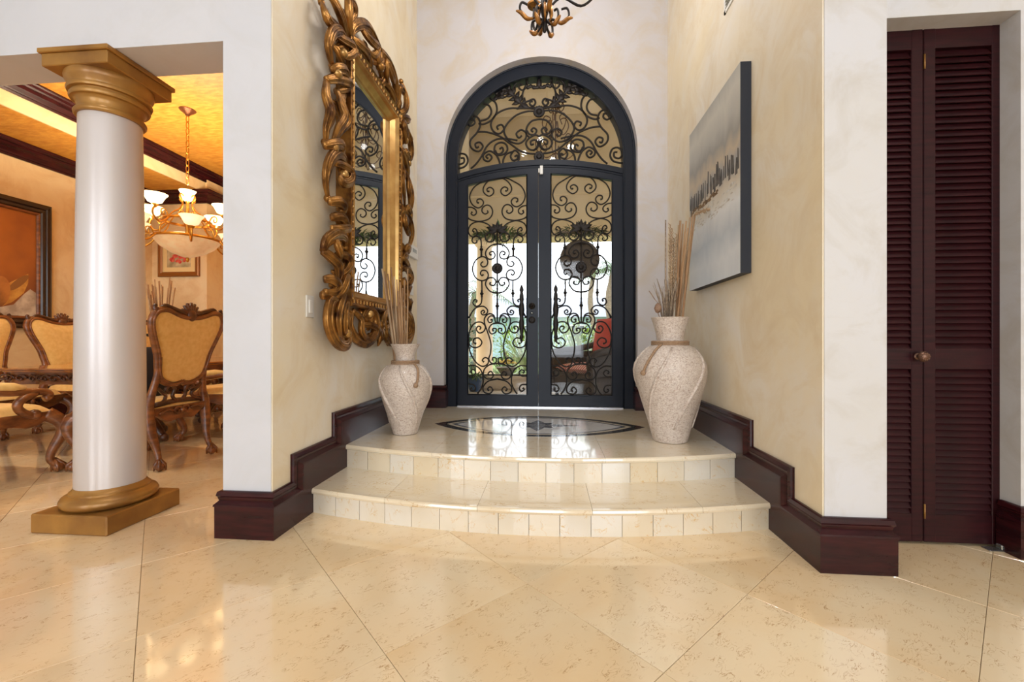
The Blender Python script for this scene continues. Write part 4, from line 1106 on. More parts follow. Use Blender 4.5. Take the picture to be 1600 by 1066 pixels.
def ell(cu, cv, a_, b_, an, n=24): return [SL(cu + a_*math.cos(t)*math.cos(an) - b_*math.sin(t)*math.sin(an), cv + a_*math.cos(t)*math.sin(an) + b_*math.sin(t)*math.cos(an)) for t in [2*math.pi*i/n for i in range(n)]]
flat([SL(*p) for p in ((13,443),(45,428),(45,442),(38,458),(20,472),(5,478))], .0236, 'painted_bowl', mat('paint_bowl', rgb(222,170,84), .6, col2=rgb(190,132,60), scale=10))
flat(ell(30, 442, 19, 6, -.62), .0239, 'painted_bowl_inside', mat('paint_bowl_in', rgb(150,104,58), .6))
flat(ell(0, 455, 17, 24, .1), .0243, 'painted_jug', mat('paint_jug', rgb(196,130,66), .6, col2=rgb(140,88,46), scale=6))

# small flower picture on the back wall
a_, c_ = ony(249, 433, DYB), ony(313, 372, DYB)
fp = empty('flower_picture', ((a_.x+c_.x)/2, DYB, a_.z)); tag(fp, 'small gold framed picture of red flowers under the dining chandelier', 'picture')
w2, h2 = (c_.x-a_.x)/2, c_.z - a_.z
def fr2(prof):
    b = fr(prof, w2, h2); b.xf(lambda p: Vector((p.y, -p.x, p.z))); return b
fr2([(0,.001),(0,.03),(.02,.04),(.05,.034),(.075,.02)]).build('frame', mat('bronze_frame', rgb(150,96,40), .35, .3), fp)
b = MB().box((-w2+.07, -.014, .07), (w2-.07, -.003, h2-.07)); b.build('mat_board', mat('mat_cream', rgb(240,218,160), .7), fp)
b = MB().box((-w2+.15, -.016, .15), (w2-.15, -.0145, h2-.15)); b.build('print', mat('print_ground', rgb(222,206,168), .6, col2=rgb(150,140,104), scale=7), fp)
b = MB(); rnd = random.Random(5)
for k in range(16):
    cx, cz = rnd.uniform(-w2+.2, w2-.2)*.8, h2*.45 + rnd.uniform(-.05,.06); rr_ = rnd.uniform(.025,.05)
    b.add([(cx + rr_*math.cos(t*math.pi/4), -.0165-.0001*k, cz + rr_*.7*math.sin(t*math.pi/4)) for t in range(8)], [tuple(range(8))])
b.build('red_petals', mat('paint_red', rgb(200,36,40), .6, col2=rgb(232,120,100), scale=20), fp)['kind'] = 'stuff'

# ------------------------------------------------------------------ dining chairs
def smooth(pts, n=5, closed=False): return cr(pts, n, closed)
def make_chair(arms):
    o = empty('dining_chair')
    # back frame outline in (x, z); the back leans: y = -.25 - .16*(z-.5)
    by = lambda z: -.26 - .17*max(0, z-.5)
    half = [(.0,.655),(.06,.64),(.13,.655),(.19,.70),(.215,.78),(.235,.88),(.275,.98),(.312,1.08),(.318,1.15),(.285,1.205),(.22,1.215),(.15,1.19),(.075,1.17),(.0,1.165)]
    hs = smooth(half, 4)
    loop = hs + [(-x, z) for x, z in hs[::-1][1:-1]]
    # upholstered panel, domed on both faces
    n = len(loop); cx, cz = 0, .95; vs = []; fs = []
    for sgn_, dome in ((1, .028), (-1, .016)):
        base = len(vs)
        for ring, k in ((1.0, 0), (.9, .55), (.6, .9), (.25, 1.0)):
            for x, z in loop: 
                zz = cz + (z-cz)*ring; vs.append((x*ring, by(zz) + sgn_*(.012 + dome*k), zz))
        for r_ in range(3):
            for i in range(n):
                j = (i+1) % n; f = (base+r_*n+i, base+r_*n+j, base+(r_+1)*n+j, base+(r_+1)*n+i); fs.append(f if sgn_ < 0 else f[::-1])
        cap = tuple(base+3*n+i for i in range(n)); fs.append(cap if sgn_ < 0 else cap[::-1])
    for i in range(n): j = (i+1) % n; fs.append((i, j, 4*n+j, 4*n+i))
    MB().add(vs, fs, True).build('back_upholstery', m_fabric, o)
    b = MB()
    L3 = [(x*1.02, by(z), z) for x, z in loop + loop[:1]]
    b.tube(L3, .026, 8, caps=False)
    L4 = [(x*.96, by(z)+.022, z) for x, z in loop + loop[:1]]; b.tube(L4, .009, 5, caps=False)
    L4 = [(x*1.03, by(z)-.024, z) for x, z in loop + loop[:1]]; b.tube(L4, .010, 5, caps=False)
    b.build('back_frame', m_wood, o)
    # carved crest
    b = MB(); yc = by(1.2)
    for an in range(0, 181, 22):
        d = Vector((math.cos(R(an)), 0, math.sin(R(an)))); p0 = Vector((0, yc, 1.19)); ln = .085 + .015*math.sin(R(an))
        b.tube([p0, p0 + d*ln*.5, p0 + d*ln], [.012, .019, .010], 6)
    b.lathe([(.0005,.03),(.03,.026),(.045,.012),(.05,-.012),(.045,-.03),(.0005,-.034)], (0,0,0), 14) if False else None
    b.ball((0, yc, 1.185), .05, 12, 8, 1, .7, 1)
    for sx_ in (1, -1):
        pts = smooth([(sx_*.05, yc, 1.20), (sx_*.11, yc, 1.215), (sx_*.17, yc, 1.235), (sx_*.23, yc, 1.25), (sx_*.26, yc, 1.225), (sx_*.235, yc, 1.21)], 4)
        b.tube(pts, [.022 - .012*i/len(pts) for i in range(len(pts))], 7)
        pts = smooth([(sx_*.29, yc+.0, 1.20), (sx_*.315, yc, 1.23), (sx_*.305, yc, 1.25)], 4); b.tube(pts, [.022]*4 + [.014]*(len(pts)-4), 6)
    b.build('crest', m_woodd, o)
    # stiles + rear legs
    for sx_ in (1, -1):
        b = MB(); pts = smooth([(sx_*.225, by(.86), .86), (sx_*.215, -.30, .72), (sx_*.235, -.275, .58), (sx_*.26, -.27, .46), (sx_*.255, -.285, .30), (sx_*.235, -.315, .16), (sx_*.245, -.35, .05)], 4)
        k = len(pts); b.tube(pts, [.024 + .016*math.exp(-((i/k-.55)/.18)**2) - .006*max(0, i/k-.7)/.3 for i in range(k)], 8)
        b.ball((sx_*.245, -.352, .034), .034, 10, 6)
        for t in range(4): b.tube([(sx_*.245, -.345, .09), (sx_*.245 + .03*math.cos(t*1.57+.6), -.352 + .03*math.sin(t*1.57+.6), .05), (sx_*.245 + .036*math.cos(t*1.57+.6), -.352 + .036*math.sin(t*1.57+.6), .006)], [.014,.013,.006], 5)
        b.ball((sx_*.262, -.29, .37), .028, 8, 6)
        b.build('leg', m_wood, o)
        # cabriole front leg
        b = MB(); pts = smooth([(sx_*.27, .24, .44), (sx_*.315, .295, .38), (sx_*.325, .31, .30), (sx_*.29, .275, .18), (sx_*.275, .265, .10), (sx_*.295, .295, .05)], 4)
        k = len(pts); b.tube(pts, [.055 - .030*min(1, i/(k*.7)) for i in range(k)], 8)
        b.ball((sx_*.30, .30, .036), .036, 10, 6)
        for t in range(4): b.tube([(sx_*.285, .28, .10), (sx_*.30 + .032*math.cos(t*1.57+.8), .30 + .032*math.sin(t*1.57+.8), .05), (sx_*.30 + .038*math.cos(t*1.57+.8), .30 + .038*math.sin(t*1.57+.8), .006)], [.014,.013,.006], 5)
        sc_ = smooth([(sx_*.318, .335, .42), (sx_*.335, .345, .36), (sx_*.325, .345, .31), (sx_*.30, .325, .33), (sx_*.312, .335, .36)], 3); b.tube(sc_, .010, 5)
        b.build('leg', m_wood, o)
    # seat rails, serpentine with a carved cartouche
    b = MB()
    def rail(p0, p1, dip):
        p0, p1 = Vector(p0), Vector(p1); d = (p1-p0); nr_ = Vector((d.y, -d.x, 0)).normalized()*.018; vs = []; fs = []; n = 10
        for i in range(n+1):
            t = i/n; p = p0 + d*t; zb = .395 - dip*math.sin(math.pi*t)**2 + .02*math.cos(4*math.pi*t)
            for s_ in (1, -1): vs += [tuple(p + nr_*s_ + Vector((0,0,zb))), tuple(p + nr_*s_ + Vector((0,0,.462)))]
        for i in range(n):
            k = i*4; fs += [(k,k+4,k+5,k+1),(k+2,k+3,k+7,k+6),(k+1,k+5,k+7,k+3),(k,k+2,k+6,k+4)]
        fs += [(0,1,3,2),(n*4,n*4+2,n*4+3,n*4+1)]
        b.add(vs, fs)
    rail((-.29,.28,0),(.29,.28,0),.05); rail((-.24,-.28,0),(.24,-.28,0),.05); rail((-.25,-.27,0),(-.295,.27,0),.03); rail((.295,.27,0),(.25,-.27,0),.03)
    for yy in (.305, -.305):
        for sx_ in (1, -1):
            b.tube(smooth([(0, yy, .44), (sx_*.04, yy, .455), (sx_*.07, yy, .43), (sx_*.045, yy, .405), (sx_*.025, yy, .425)], 3), .009, 5)
            b.tube(smooth([(sx_*.08, yy, .43), (sx_*.13, yy, .445), (sx_*.2, yy, .42)], 3), .010, 5)
        b.ball((0, yy, .425), .022, 8, 6)
    b.build('seat_rail', m_wood, o)
    # pierced scrolls between seat and back
    b = MB()
    for sx_ in (1, -1):
        y_ = by(.56)-.005
        b.tube(smooth([(sx_*.02, y_, .50), (sx_*.06, y_, .54), (sx_*.05, y_-.01, .60), (sx_*.09, y_-.015, .635), (sx_*.13, y_-.01, .60), (sx_*.10, y_, .575)], 4), .014, 6)
        b.tube(smooth([(sx_*.20, y_, .49), (sx_*.14, y_, .51), (sx_*.12, y_, .55), (sx_*.16, y_-.01, .58), (sx_*.20, y_-.01, .62)], 4), .013, 6)
    b.tube([(-.22, by(.49), .482), (-.1, by(.49), .495), (0, by(.49), .50), (.1, by(.49), .495), (.22, by(.49), .482)], .022, 6)
    b.build('pierced_splat', m_woodd, o)
    # seat cushion
    vs = []; fs = []; nx, ny = 12, 12
    for i in range(nx+1):
        for j in range(ny+1):
            sx_ = -1 + 2*i/nx; sy_ = -1 + 2*j/ny
            wd = .25 + .05*(sy_+1)/2; ex = 1 - .06*sy_*sy_*0
            x = sx_*wd; y = -.005 + sy_*.275 + (.02*(1-sx_*sx_) if sy_ > .9 else 0)
            e_ = (1-abs(sx_)**5)*(1-abs(sy_)**5); vs.append((x, y, .455 + .075*max(0, e_)**.4))
    for i in range(nx):
        for j in range(ny): k = i*(ny+1)+j; fs.append((k, k+ny+1, k+ny+2, k+1))
    MB().add(vs, fs, True).build('seat', m_fabric, o)
    if arms:
        for sx_ in (1, -1):
            b = MB(); pts = smooth([(sx_*.235, -.31, .655), (sx_*.29, -.16, .65), (sx_*.315, .0, .625), (sx_*.325, .12, .62), (sx_*.33, .20, .605), (sx_*.335, .215, .575), (sx_*.335, .185, .56)], 4)
            b.tube(pts, .026, 8)
            pts = smooth([(sx_*.325, .14, .61), (sx_*.335, .055, .575), (sx_*.33, .03, .53), (sx_*.315, .07, .48), (sx_*.30, .15, .44)], 4); b.tube(pts, .027, 8)
            b.ball((sx_*.30, .15, .45), .04, 10, 6); b.build('arm', m_wood, o)
            b = MB(); pts = [(sx_*.285, -.17, .672), (sx_*.302, -.08, .672), (sx_*.314, .02, .66), (sx_*.32, .08, .648)]; b.tube(pts, [.02,.032,.032,.018], 8); b.build('arm_pad', m_fabric, o)
    return o
proto = make_chair(False); protoa = make_chair(True)
G = 'carved dining chairs'
chairs = [
 (protoa, (-3.98, 2.57), 0, 'carved armchair with gold seat at the near end of the dining table'),
 (proto, (-3.27, 3.18), 90, 'carved dining chair with its gold back toward the entry, nearest the white pier'),
 (proto, (-5.02, 3.47), -90, 'carved gold dining chair across the table, leftmost of the far side'),
 (proto, (-5.02, 4.24), -90, 'carved gold dining chair across the table, just left of the column'),
 (proto, (-5.0, 5.0), -90, 'carved gold dining chair across the table, mostly hidden by the column'),
 (proto, (-4.95, 5.75), -80, 'carved gold dining chair across the table, just right of the column'),
 (protoa, (-3.30, 4.12), 90, 'carved armchair at the dining table, mostly hidden by the white pier'),
]
used = set()
for pr_, (x, y), rz, lab in chairs:
    c = pr_ if id(pr_) not in used else copy_tree(pr_); used.add(id(pr_))
    c.location = (x, y, 0); c.rotation_euler = (0, 0, R(rz)); tag(c, lab, 'chair', G)

# ------------------------------------------------------------------ dining table
TX0, TX1, TY0, TY1, TH = -4.62, -3.62, 3.12, 5.75, .755
tb = empty('dining_table', ((TX0+TX1)/2, (TY0+TY1)/2, 0)); tag(tb, 'carved walnut dining table with serpentine edge', 'table')
hx, hy = (TX1-TX0)/2, (TY1-TY0)/2
def outline(gr, n=12):
    pts = []
    for (sx_, sy_) in ((-1,-1),(1,-1),(1,1),(-1,1)):
        pass
    c = .16
    base = [(-hx+c,-hy-.03),(-hx*.3,-hy-.005),(0,-hy-.03),(hx*.3,-hy-.005),(hx-c,-hy-.03),(hx-.05,-hy+.05),(hx+.03,-hy+c),(hx+.005,-hy*.5),(hx+.02,0),(hx+.005,hy*.5),(hx+.03,hy-c),(hx-.05,hy-.05),(hx-c,hy+.03),(0,hy+.02),(-hx+c,hy+.03),(-hx+.05,hy-.05),(-hx-.03,hy-c),(-hx-.02,0),(-hx-.03,-hy+c),(-hx+.05,-hy+.05)]
    return [(x*(1+gr/hx), y*(1+gr/hy)) for x, y in cr(base, 4, True)]
MB().prism(outline(.0), 'z', TH-.03, TH, True).build('table_top', mat('table_veneer', rgb(200,132,66), .12, 0, .7, rgb(158,94,44), 6, 6, (1,.3,1)), tb)
MB().prism(outline(.012), 'z', TH-.022, TH-.01, True).build('edge_bead', m_wood, tb)
MB().prism(outline(-.035), 'z', TH-.135, TH-.03, True).build('apron', m_wood, tb)
b = MB()
ol = outline(-.028)
for i in range(0, len(ol), 2):
    x, y = ol[i]; x2, y2 = ol[(i+1) % len(ol)]; t = Vector((x2-x, y2-y, 0)).normalized(); nr_ = Vector((t.y, -t.x, 0)); p = Vector((x, y, TH-.085)) + nr_*.006
    b.tube([p + t*(.05*math.cos(a_*.9)*(1-a_/9)) + Vector((0,0,.035*math.sin(a_*.9)*(1-a_/9))) for a_ in range(9)], .008, 5)
b.build('apron_carving', m_woodd, tb)['kind'] = 'stuff'
for yy in (-.62, .62):
    b = MB().lathe([(.20,TH-.13),(.16,TH-.18),(.08,TH-.22),(.07,.46),(.12,.40),(.15,.33),(.12,.26),(.07,.22),(.10,.18),(.0005,.17)], (0, yy, 0), 20)
    b.build('pedestal', m_woodd, tb)
    for sx_, sy_ in ((1,0),(-1,0),(0,1),(0,-1)):
        b = MB(); pts = smooth([(sx_*.06, yy+sy_*.06, .24), (sx_*.18, yy+sy_*.18, .24), (sx_*.30, yy+sy_*.30, .12), (sx_*.36, yy+sy_*.36, .045)], 4)
        b.tube(pts, [.06 - .03*i/len(pts) for i in range(len(pts))], 8); b.ball((sx_*.37, yy+sy_*.37, .04), .04, 10, 6); b.build('foot', m_woodd, tb)

# navy bag on the chair
bag = empty('navy_bag', (-3.28, 3.14, .53)); tag(bag, 'dark navy shoulder bag resting on the dining chair', 'bag')
b = MB(); vs = []
for i, (z, s_) in enumerate(((0, .82), (.02, 1), (.12, 1.05), (.28, .98), (.36, .85), (.40, .5))):
    for k in range(16):
        t = k*math.pi/8; vs.append(((.11*s_)*abs(math.cos(t))**.6*math.copysign(1, math.cos(t)), .19*s_*abs(math.sin(t))**.6*math.copysign(1, math.sin(t)), z))
fs = [(i*16+k, i*16+(k+1) % 16, (i+1)*16+(k+1) % 16, (i+1)*16+k) for i in range(5) for k in range(16)] + [tuple(range(15,-1,-1)), tuple(80+k for k in range(16))]
MB().add(vs, fs, True).build('bag_body', m_navy, bag)
MB().tube(smooth([(.02,-.13,.37),(.03,-.08,.47),(.03,0,.50),(.03,.08,.47),(.02,.13,.37)], 4), .012, 6).build('bag_handle', m_navy, bag)

# floor vase with pale reeds in the far corner
dv = make_vase('floor_vase', (-5.75, 5.8, 0), [(.110,.002),(.118,.02),(.150,.12),(.19,.28),(.20,.40),(.17,.50),(.10,.58),(.085,.61),(.10,.68),(.12,.72)], 'tan floor vase in the far corner of the dining room', m_goldp, False)
rnd = random.Random(21)
for k in range(22):
    t = ony(rnd.uniform(222, 276), rnd.uniform(432, 462), 5.8 + rnd.uniform(-.1,.1)); base = Vector((-5.75 + rnd.uniform(-.05,.05), 5.8 + rnd.uniform(-.05,.05), .5))
    o = reed(base, t, .011, rnd.choice([m_reed, m_reed2])); o.location = base; tag(o, 'pale dried stalk in the far dining room vase', 'reed', 'stalks in the dining room vase')

# ------------------------------------------------------------------ dining chandelier
cp = onz(293, 172, ZTR); CX_, CY_ = cp.x, cp.y
dep = (Vector((CX_, CY_)) ).dot(Vector((-_s, _c)))
def cz_(v): return HC + (CYP - v)/FPX*dep
lamp = empty('dining_chandelier', (CX_, CY_, 0)); tag(lamp, 'brass chandelier with lit bell shades and alabaster bowl over the dining table', 'chandelier')
MB().lathe([(.0005,ZTR-.07),(.02,ZTR-.068),(.03,ZTR-.05),(.07,ZTR-.02),(.085,ZTR-.004),(.085,ZTR)], (0,0,0), 20).build('canopy', mat('bronze', rgb(120,72,44), .35, .5), lamp)
zt, zb = ZTR-.07, cz_(288)
nl = 11; lh = (zt-zb)/nl
lk = MB().tube([(.018*math.cos(t*math.pi/6), 0, (lh*.62)*math.sin(t*math.pi/6)) for t in range(13)], .0045, 5, caps=False).mesh('chain_link', m_brass)
for k in range(nl): link('chain_link', lk, lamp, (0, 0, zb + lh*(k+.5)), (0, 0, R(90*(k % 2))))
def shade(r_, h_, p, up=True):
    pr_ = [(.018,0),(.03,.01),(r_*.55,h_*.22),(r_*.70,h_*.55),(r_*.82,h_*.80),(r_,h_),(r_*.97,h_),(r_*.78,h_*.80),(r_*.65,h_*.55),(r_*.5,h_*.25),(.02,.02)]
    MB().lathe(pr_, p, 18).build('glass_shade', m_shade, lamp)
    l_ = light('shade_bulb', 'SPOT', (CX_ + p[0], CY_ + p[1], p[2] + h_*1.04), (math.pi,0,0), 26.0, (1.0, .82, .58), .06); l_.data.spot_size = R(165); l_.data.spot_blend = .4
shade(.085, .13, (0, 0, cz_(316)))
MB().lathe([(.0005,cz_(392)),(.02,cz_(390)),(.012,cz_(384)),(.03,cz_(372)),(.018,cz_(360)),(.035,cz_(350)),(.02,cz_(340)),(.015,cz_(318)),(.03,cz_(314)),(.02,cz_(310))], (0,0,0), 14).build('stem', m_brass, lamp)
zu, zl = cz_(347), cz_(375)
for z_, r_ in ((zu, .24), (zl, .33)):
    MB().lathe([(r_-.02,z_-.012),(r_,z_-.014),(r_+.008,z_),(r_,z_+.014),(r_-.02,z_+.012),(r_-.02,z_-.012)], (0,0,0), 36).build('ring', m_brass, lamp)
MB().lathe([(.0005,cz_(403)),(.05,cz_(402)),(.16,cz_(396)),(.26,cz_(387)),(.32,cz_(377)),(.31,cz_(377)),(.25,cz_(385)),(.05,cz_(399)),(.0005,cz_(400))], (0,0,0), 36).build('bowl', m_bowl, lamp)
MB().lathe([(.0005,cz_(410)),(.012,cz_(409)),(.02,cz_(406)),(.012,cz_(403)),(.025,cz_(402)),(.0005,cz_(401))], (0,0,0), 12).build('finial', m_brass, lamp)
base_a = math.atan2(-CY_, -CX_)
def arm(a_, r0, z0_, r1, z1_, dr):
    rot = lambda r_, z_: (r_*math.cos(a_), r_*math.sin(a_), z_)
    P2 = smooth([(r0, z0_), (r0+dr*.4, z0_-.07), (r1-.03, z0_-.09), (r1+.03, z0_-.02), (r1, z1_)], 5)
    MB().tube([rot(*p) for p in P2], .010, 6).build('arm', m_brass, lamp)
    P2 = smooth([(r0+.02, z0_-.01), (r0+dr*.3, z0_+.05), (r0+dr*.55, z0_+.05), (r0+dr*.6, z0_), (r0+dr*.42, z0_-.01), (r0+dr*.42, z0_+.025)], 4)
    MB().tube([rot(*p) for p in P2], .007, 6).build('arm_scroll', m_brass, lamp)
    MB().lathe([(.0005,-.03),(.012,-.02),(.03,0),(.034,.012),(.0005,.012)], rot(r1, z1_), 12).build('cup', m_brass, lamp)
    shade(.115, .11, rot(r1, z1_+.01))
for k in range(4): arm(base_a + R(50) + k*math.pi/2, .24, zu, .43, zu+.06, .19)
for k in range(6): arm(base_a + R(4) + k*math.pi/3, .33, zl, .50, zl+.05, .17)
for k in range(4):
    a_ = base_a + R(45) + k*math.pi/2; rot = lambda r_, z_: (r_*math.cos(a_), r_*math.sin(a_), z_)
    P2 = smooth([(.02, cz_(312)), (.08, cz_(306)), (.10, cz_(312)), (.06, cz_(318)), (.10, cz_(330)), (.18, cz_(338)), (.24, zu)], 4); MB().tube([rot(*p) for p in P2], .008, 6).build('stay', m_brass, lamp)
    P2 = smooth([(.03, cz_(340)), (.06, cz_(332)), (.10, cz_(336)), (.09, cz_(342)), (.07, cz_(339))], 4); MB().tube([rot(*p) for p in P2], .007, 6).build('stay_scroll', m_brass, lamp)
    P2 = smooth([(.24, zu), (.27, cz_(356)), (.33, cz_(364)), (.34, zl)], 4); MB().tube([rot(*p) for p in P2], .008, 6).build('stay', m_brass, lamp)

# ================================================================== outside: porch and garden
m_stucco = mat('porch_stucco', rgb(216,198,164), .8, col2=rgb(206,186,150), scale=2)
m_stuccop = mat('porch_pale', rgb(232,212,186), .8, col2=rgb(222,200,172), scale=3)
m_paver = mat('porch_paver', rgb(206,194,178), .6, col2=rgb(188,174,156), scale=4)
YP = 7.6
ps = struct(MB().box((-1.38, YB+.5, .1), (6, 7.1, Z2-.02)).box((-5, 7.1, .1), (6, 9.0, Z2-.02)).build('porch_floor', m_paver), 'pale stone porch floor outside the door', 'floor')
struct(MB().box((-40, 9.0, -.2), (40, 70, .02)).build('garden_ground', mat('lawn', rgb(120,140,70), .9, col2=rgb(96,112,58), scale=3)), 'green garden ground beyond the porch', 'ground')
zb1 = ony(790, 372, YP).z
b = MB().box((-5, YP, zb1), (6, YP+.45, 5.2)); b.box((-5, YP-.06, zb1+.75), (6, YP, 5.2)); b.box((-1.38, YB+.31, 5.0), (6, YP+.45, 5.2)).box((-5, 7.1, 5.0), (-1.38, YP+.45, 5.2))
struct(b.build('porch_roof', m_stucco), 'tan stucco porch ceiling and beam outside the door', 'porch roof')
b = MB().box((-1.4, YB+.31, 0), (XC-RW-.05, YB+.5, 5)).box((XC+RW+.05, YB+.31, 0), (6, YB+.5, 5)).box((-1.39, YB+.5, 0), (-1.36, 7.06, 5)).box((-5, 7.06, 0), (-1.36, 7.1, 5))
struct(b.build('porch_wall', m_stucco), 'tan stucco outer wall of the house', 'wall')
def pcol(u, y, r_, lab):
    x = ony(u, 500, y).x; o = empty('porch_column', (x, y, Z2-.02)); tag(o, lab, 'column', 'porch columns'); h = zb1 - Z2 + .02
    MB().lathe([(r_,0.12),(r_,h*.5),(r_*.9,h-.12)], (0,0,0), 28).build('shaft', m_stuccop, o)
    MB().bbox((-r_*1.3,-r_*1.3,0),(r_*1.3,r_*1.3,.08),.01).lathe([(r_*1.25,.08),(r_*1.25,.11),(r_,.13)], (0,0,0), 28).build('base', m_stuccop, o)
    MB().lathe([(r_*.9,h-.13),(r_*1.1,h-.10),(r_*1.2,h-.06)], (0,0,0), 28).bbox((-r_*1.3,-r_*1.3,h-.06),(r_*1.3,r_*1.3,h),.01).build('capital', m_stuccop, o)
pcol(757, YP+.2, .155, 'pale round porch column seen through the left door leaf')
# hanging porch lantern, seen through the transom
pl = ony(868, 250, 6.2); ln_ = empty('porch_pendant', (pl.x, 6.2, pl.z)); tag(ln_, 'rusty iron scroll pendant hanging in the porch', 'pendant')
m_rust = mat('rust_iron', rgb(120,84,56), .6, .3, 0, rgb(84,58,42), 20)
MB().tube([(0,0,.9),(0,0,5.0-pl.z)], .006, 5).build('chain', m_rust, ln_)
MB().tube([(0,0,.0),(0,0,.9)], .010, 6).build('stem', m_rust, ln_)
for k in range(6):
    a_ = k*math.pi/3+.3; rot = lambda r_, z_: (r_*math.cos(a_), r_*math.sin(a_), z_)
    for P2 in ([(.01,.1),(.14,.02),(.27,.10),(.30,.24),(.22,.30),(.17,.22),(.22,.18)], [(.01,.45),(.12,.38),(.20,.5),(.16,.62),(.08,.6),(.1,.53)], [(.01,.8),(.08,.72),(.13,.78),(.10,.86),(.05,.84)]):
        MB().tube([rot(*p) for p in smooth(P2, 4)], .008, 5).build('scroll_arm', m_rust, ln_)

# greenery helpers
def greens(name, base, dark): return mat(name, base, .6, col2=dark, scale=5)
m_g1 = greens('leaf_bright', rgb(150,172,64), rgb(96,128,44)); m_g2 = greens('leaf_mid', rgb(92,122,62), rgb(62,90,46)); m_g3 = greens('leaf_dark', rgb(58,82,48), rgb(40,60,36)); m_g4 = greens('leaf_agave', rgb(150,168,120), rgb(104,130,84))
m_trunk = mat('palm_trunk', rgb(150,132,112), .9, col2=rgb(112,96,80), scale=12, stretch=(1,1,4))
def blade(b, base, d, L_, wd, droop, n=5):
    d = Vector(d).normalized(); side = d.cross(Vector((0,0,1)));
    side = side.normalized() if side.length > 1e-4 else Vector((1,0,0))
    vs = []
    for i in range(n+1):
        t = i/n; p = Vector(base) + d*L_*t + Vector((0,0,-droop*t*t*L_)); ww = wd*(1-t)**.6*(.6+.8*t if t < .5 else 1)
        vs += [tuple(p - side*ww), tuple(p + Vector((0,0,-.25*ww))), tuple(p + side*ww)]
    fs = []
    for i in range(n): k = i*3; fs += [(k,k+1,k+4,k+3),(k+1,k+2,k+5,k+4)]
    b.add(vs, fs)
def spiky(loc, n, L_, wd, m, lab, seed, name='agave', spread=1.0):
    r_ = random.Random(seed); b = MB()
    for k in range(n):
        a_ = r_.uniform(0, 6.28); el_ = r_.uniform(.25, 1.45)
        blade(b, (0,0,.02), (math.cos(a_)*math.cos(el_)*spread, math.sin(a_)*math.cos(el_)*spread, math.sin(el_)), L_*r_.uniform(.7,1.1), wd, r_.uniform(0,.25))
    o = empty(name, loc); tag(o, lab, 'plant'); b.build('leaves', m, o)
    MB().lathe([(.0005,0),(.05,.0),(.06,.06),(.03,.12),(.0005,.13)], (0,0,0), 10).build('crown', m_g2, o)
    return o
def bush(loc, rx, rz, n, m, lab, seed, leaf=.10, name='shrub'):
    r_ = random.Random(seed); b = MB()
    for k in range(n):
        while True:
            p = Vector((r_.uniform(-1,1), r_.uniform(-1,1), r_.uniform(-1,1)))
            if .25 < p.length < 1: break
        q_ = Vector((p.x*rx, p.y*rx, rz + p.z*rz)); d = (p + Vector((r_.uniform(-.6,.6), r_.uniform(-.6,.6), r_.uniform(-.2,.7)))).normalized()
        blade(b, q_, d, leaf*r_.uniform(.7,1.4), leaf*.22, .3, 2)
    o = empty(name, loc); tag(o, lab, 'shrub'); b.build('foliage', m, o)
    s_ = MB()
    for k in range(5): a_ = k*1.26; s_.tube([(0,0,0),(.2*rx*math.cos(a_),.2*rx*math.sin(a_),rz*.6),(.5*rx*math.cos(a_),.5*rx*math.sin(a_),rz*1.2)], [.025,.018,.008], 5)
    s_.build('stems', m_trunk, o)
    return o
def palm(u, y, h, lab, seed, fl_=1.6):
    x = ony(u, 480, y).x; r_ = random.Random(seed); o = empty('palm_tree', (x, y, 0)); tag(o, lab, 'palm tree', 'garden palms')
    b = MB(); pts = [(.12*math.sin(i*.5), 0, h*i/14) for i in range(15)]; b.tube(pts, [.16 - .05*i/14 + .012*(i % 2) for i in range(15)], 10); b.build('trunk', m_trunk, o)
    for k in range(16):
        a_ = k*2*math.pi/16 + r_.uniform(-.1,.1); el_ = r_.uniform(-.1, 1.0); b = MB(); top = Vector(pts[-1]); d = Vector((math.cos(a_)*math.cos(el_), math.sin(a_)*math.cos(el_), math.sin(el_)))
        rib = [top + d*fl_*t + Vector((0,0,-fl_*.55*t*t)) for t in [i/9 for i in range(10)]]; b.tube(rib, [.014-.001*i for i in range(10)], 4)
        for i in range(1, 10):
            tt = (rib[min(i+1,9)]-rib[i-1]).normalized(); sd = tt.cross(Vector((0,0,1))).normalized()
            for f in (0, .5):
                p = rib[i-1].lerp(rib[i], f)
                for s_ in (1,-1): blade(b, p, tt*.6 + sd*s_ + Vector((0,0,-.25)), .42*math.sin(math.pi*(.15+.75*i/9)), .016, .35, 2)
        b.build('frond', m_g2, o)
# planter with flowers and pots
px0, px1 = ony(770, 590, 6.3).x, ony(850, 590, 6.3).x; zt_ = ony(800, 588, 6.1).z
pb = struct(MB().bbox((px0-.25, 6.1, Z2-.02), (px1+1.6, 6.5, zt_), .02).bbox((px0-.27, 6.08, zt_-.05), (px1+1.62, 6.52, zt_), .01).build('porch_kerb', m_stuccop), 'low pale stucco kerb wall along the porch', 'kerb')
fp_ = ony(791, 570, 6.25); fpo = empty('flower_pot', (fp_.x, 6.3, zt_)); tag(fpo, 'bowl of yellow flowers on the porch kerb', 'flower pot')
MB().lathe([(.0005,0),(.08,0),(.10,.03),(.15,.10),(.16,.12),(.14,.12),(.0005,.10)], (0,0,0), 20).build('bowl', mat('clay_bowl', rgb(150,140,128), .7), fpo)
b = MB(); r_ = random.Random(2)
for k in range(70): a_ = r_.uniform(0,6.28); q_ = r_.uniform(0,.16); b.ball((q_*math.cos(a_), q_*math.sin(a_), .16 + .05*(1-(q_/.16)**2) + r_.uniform(-.01,.02)), .022, 6, 4, 1, 1, .6)
b.build('yellow_blooms', mat('yellow_petals', rgb(238,200,70), .6, col2=rgb(246,224,130), scale=20), fpo)['kind'] = 'stuff'
b = MB()
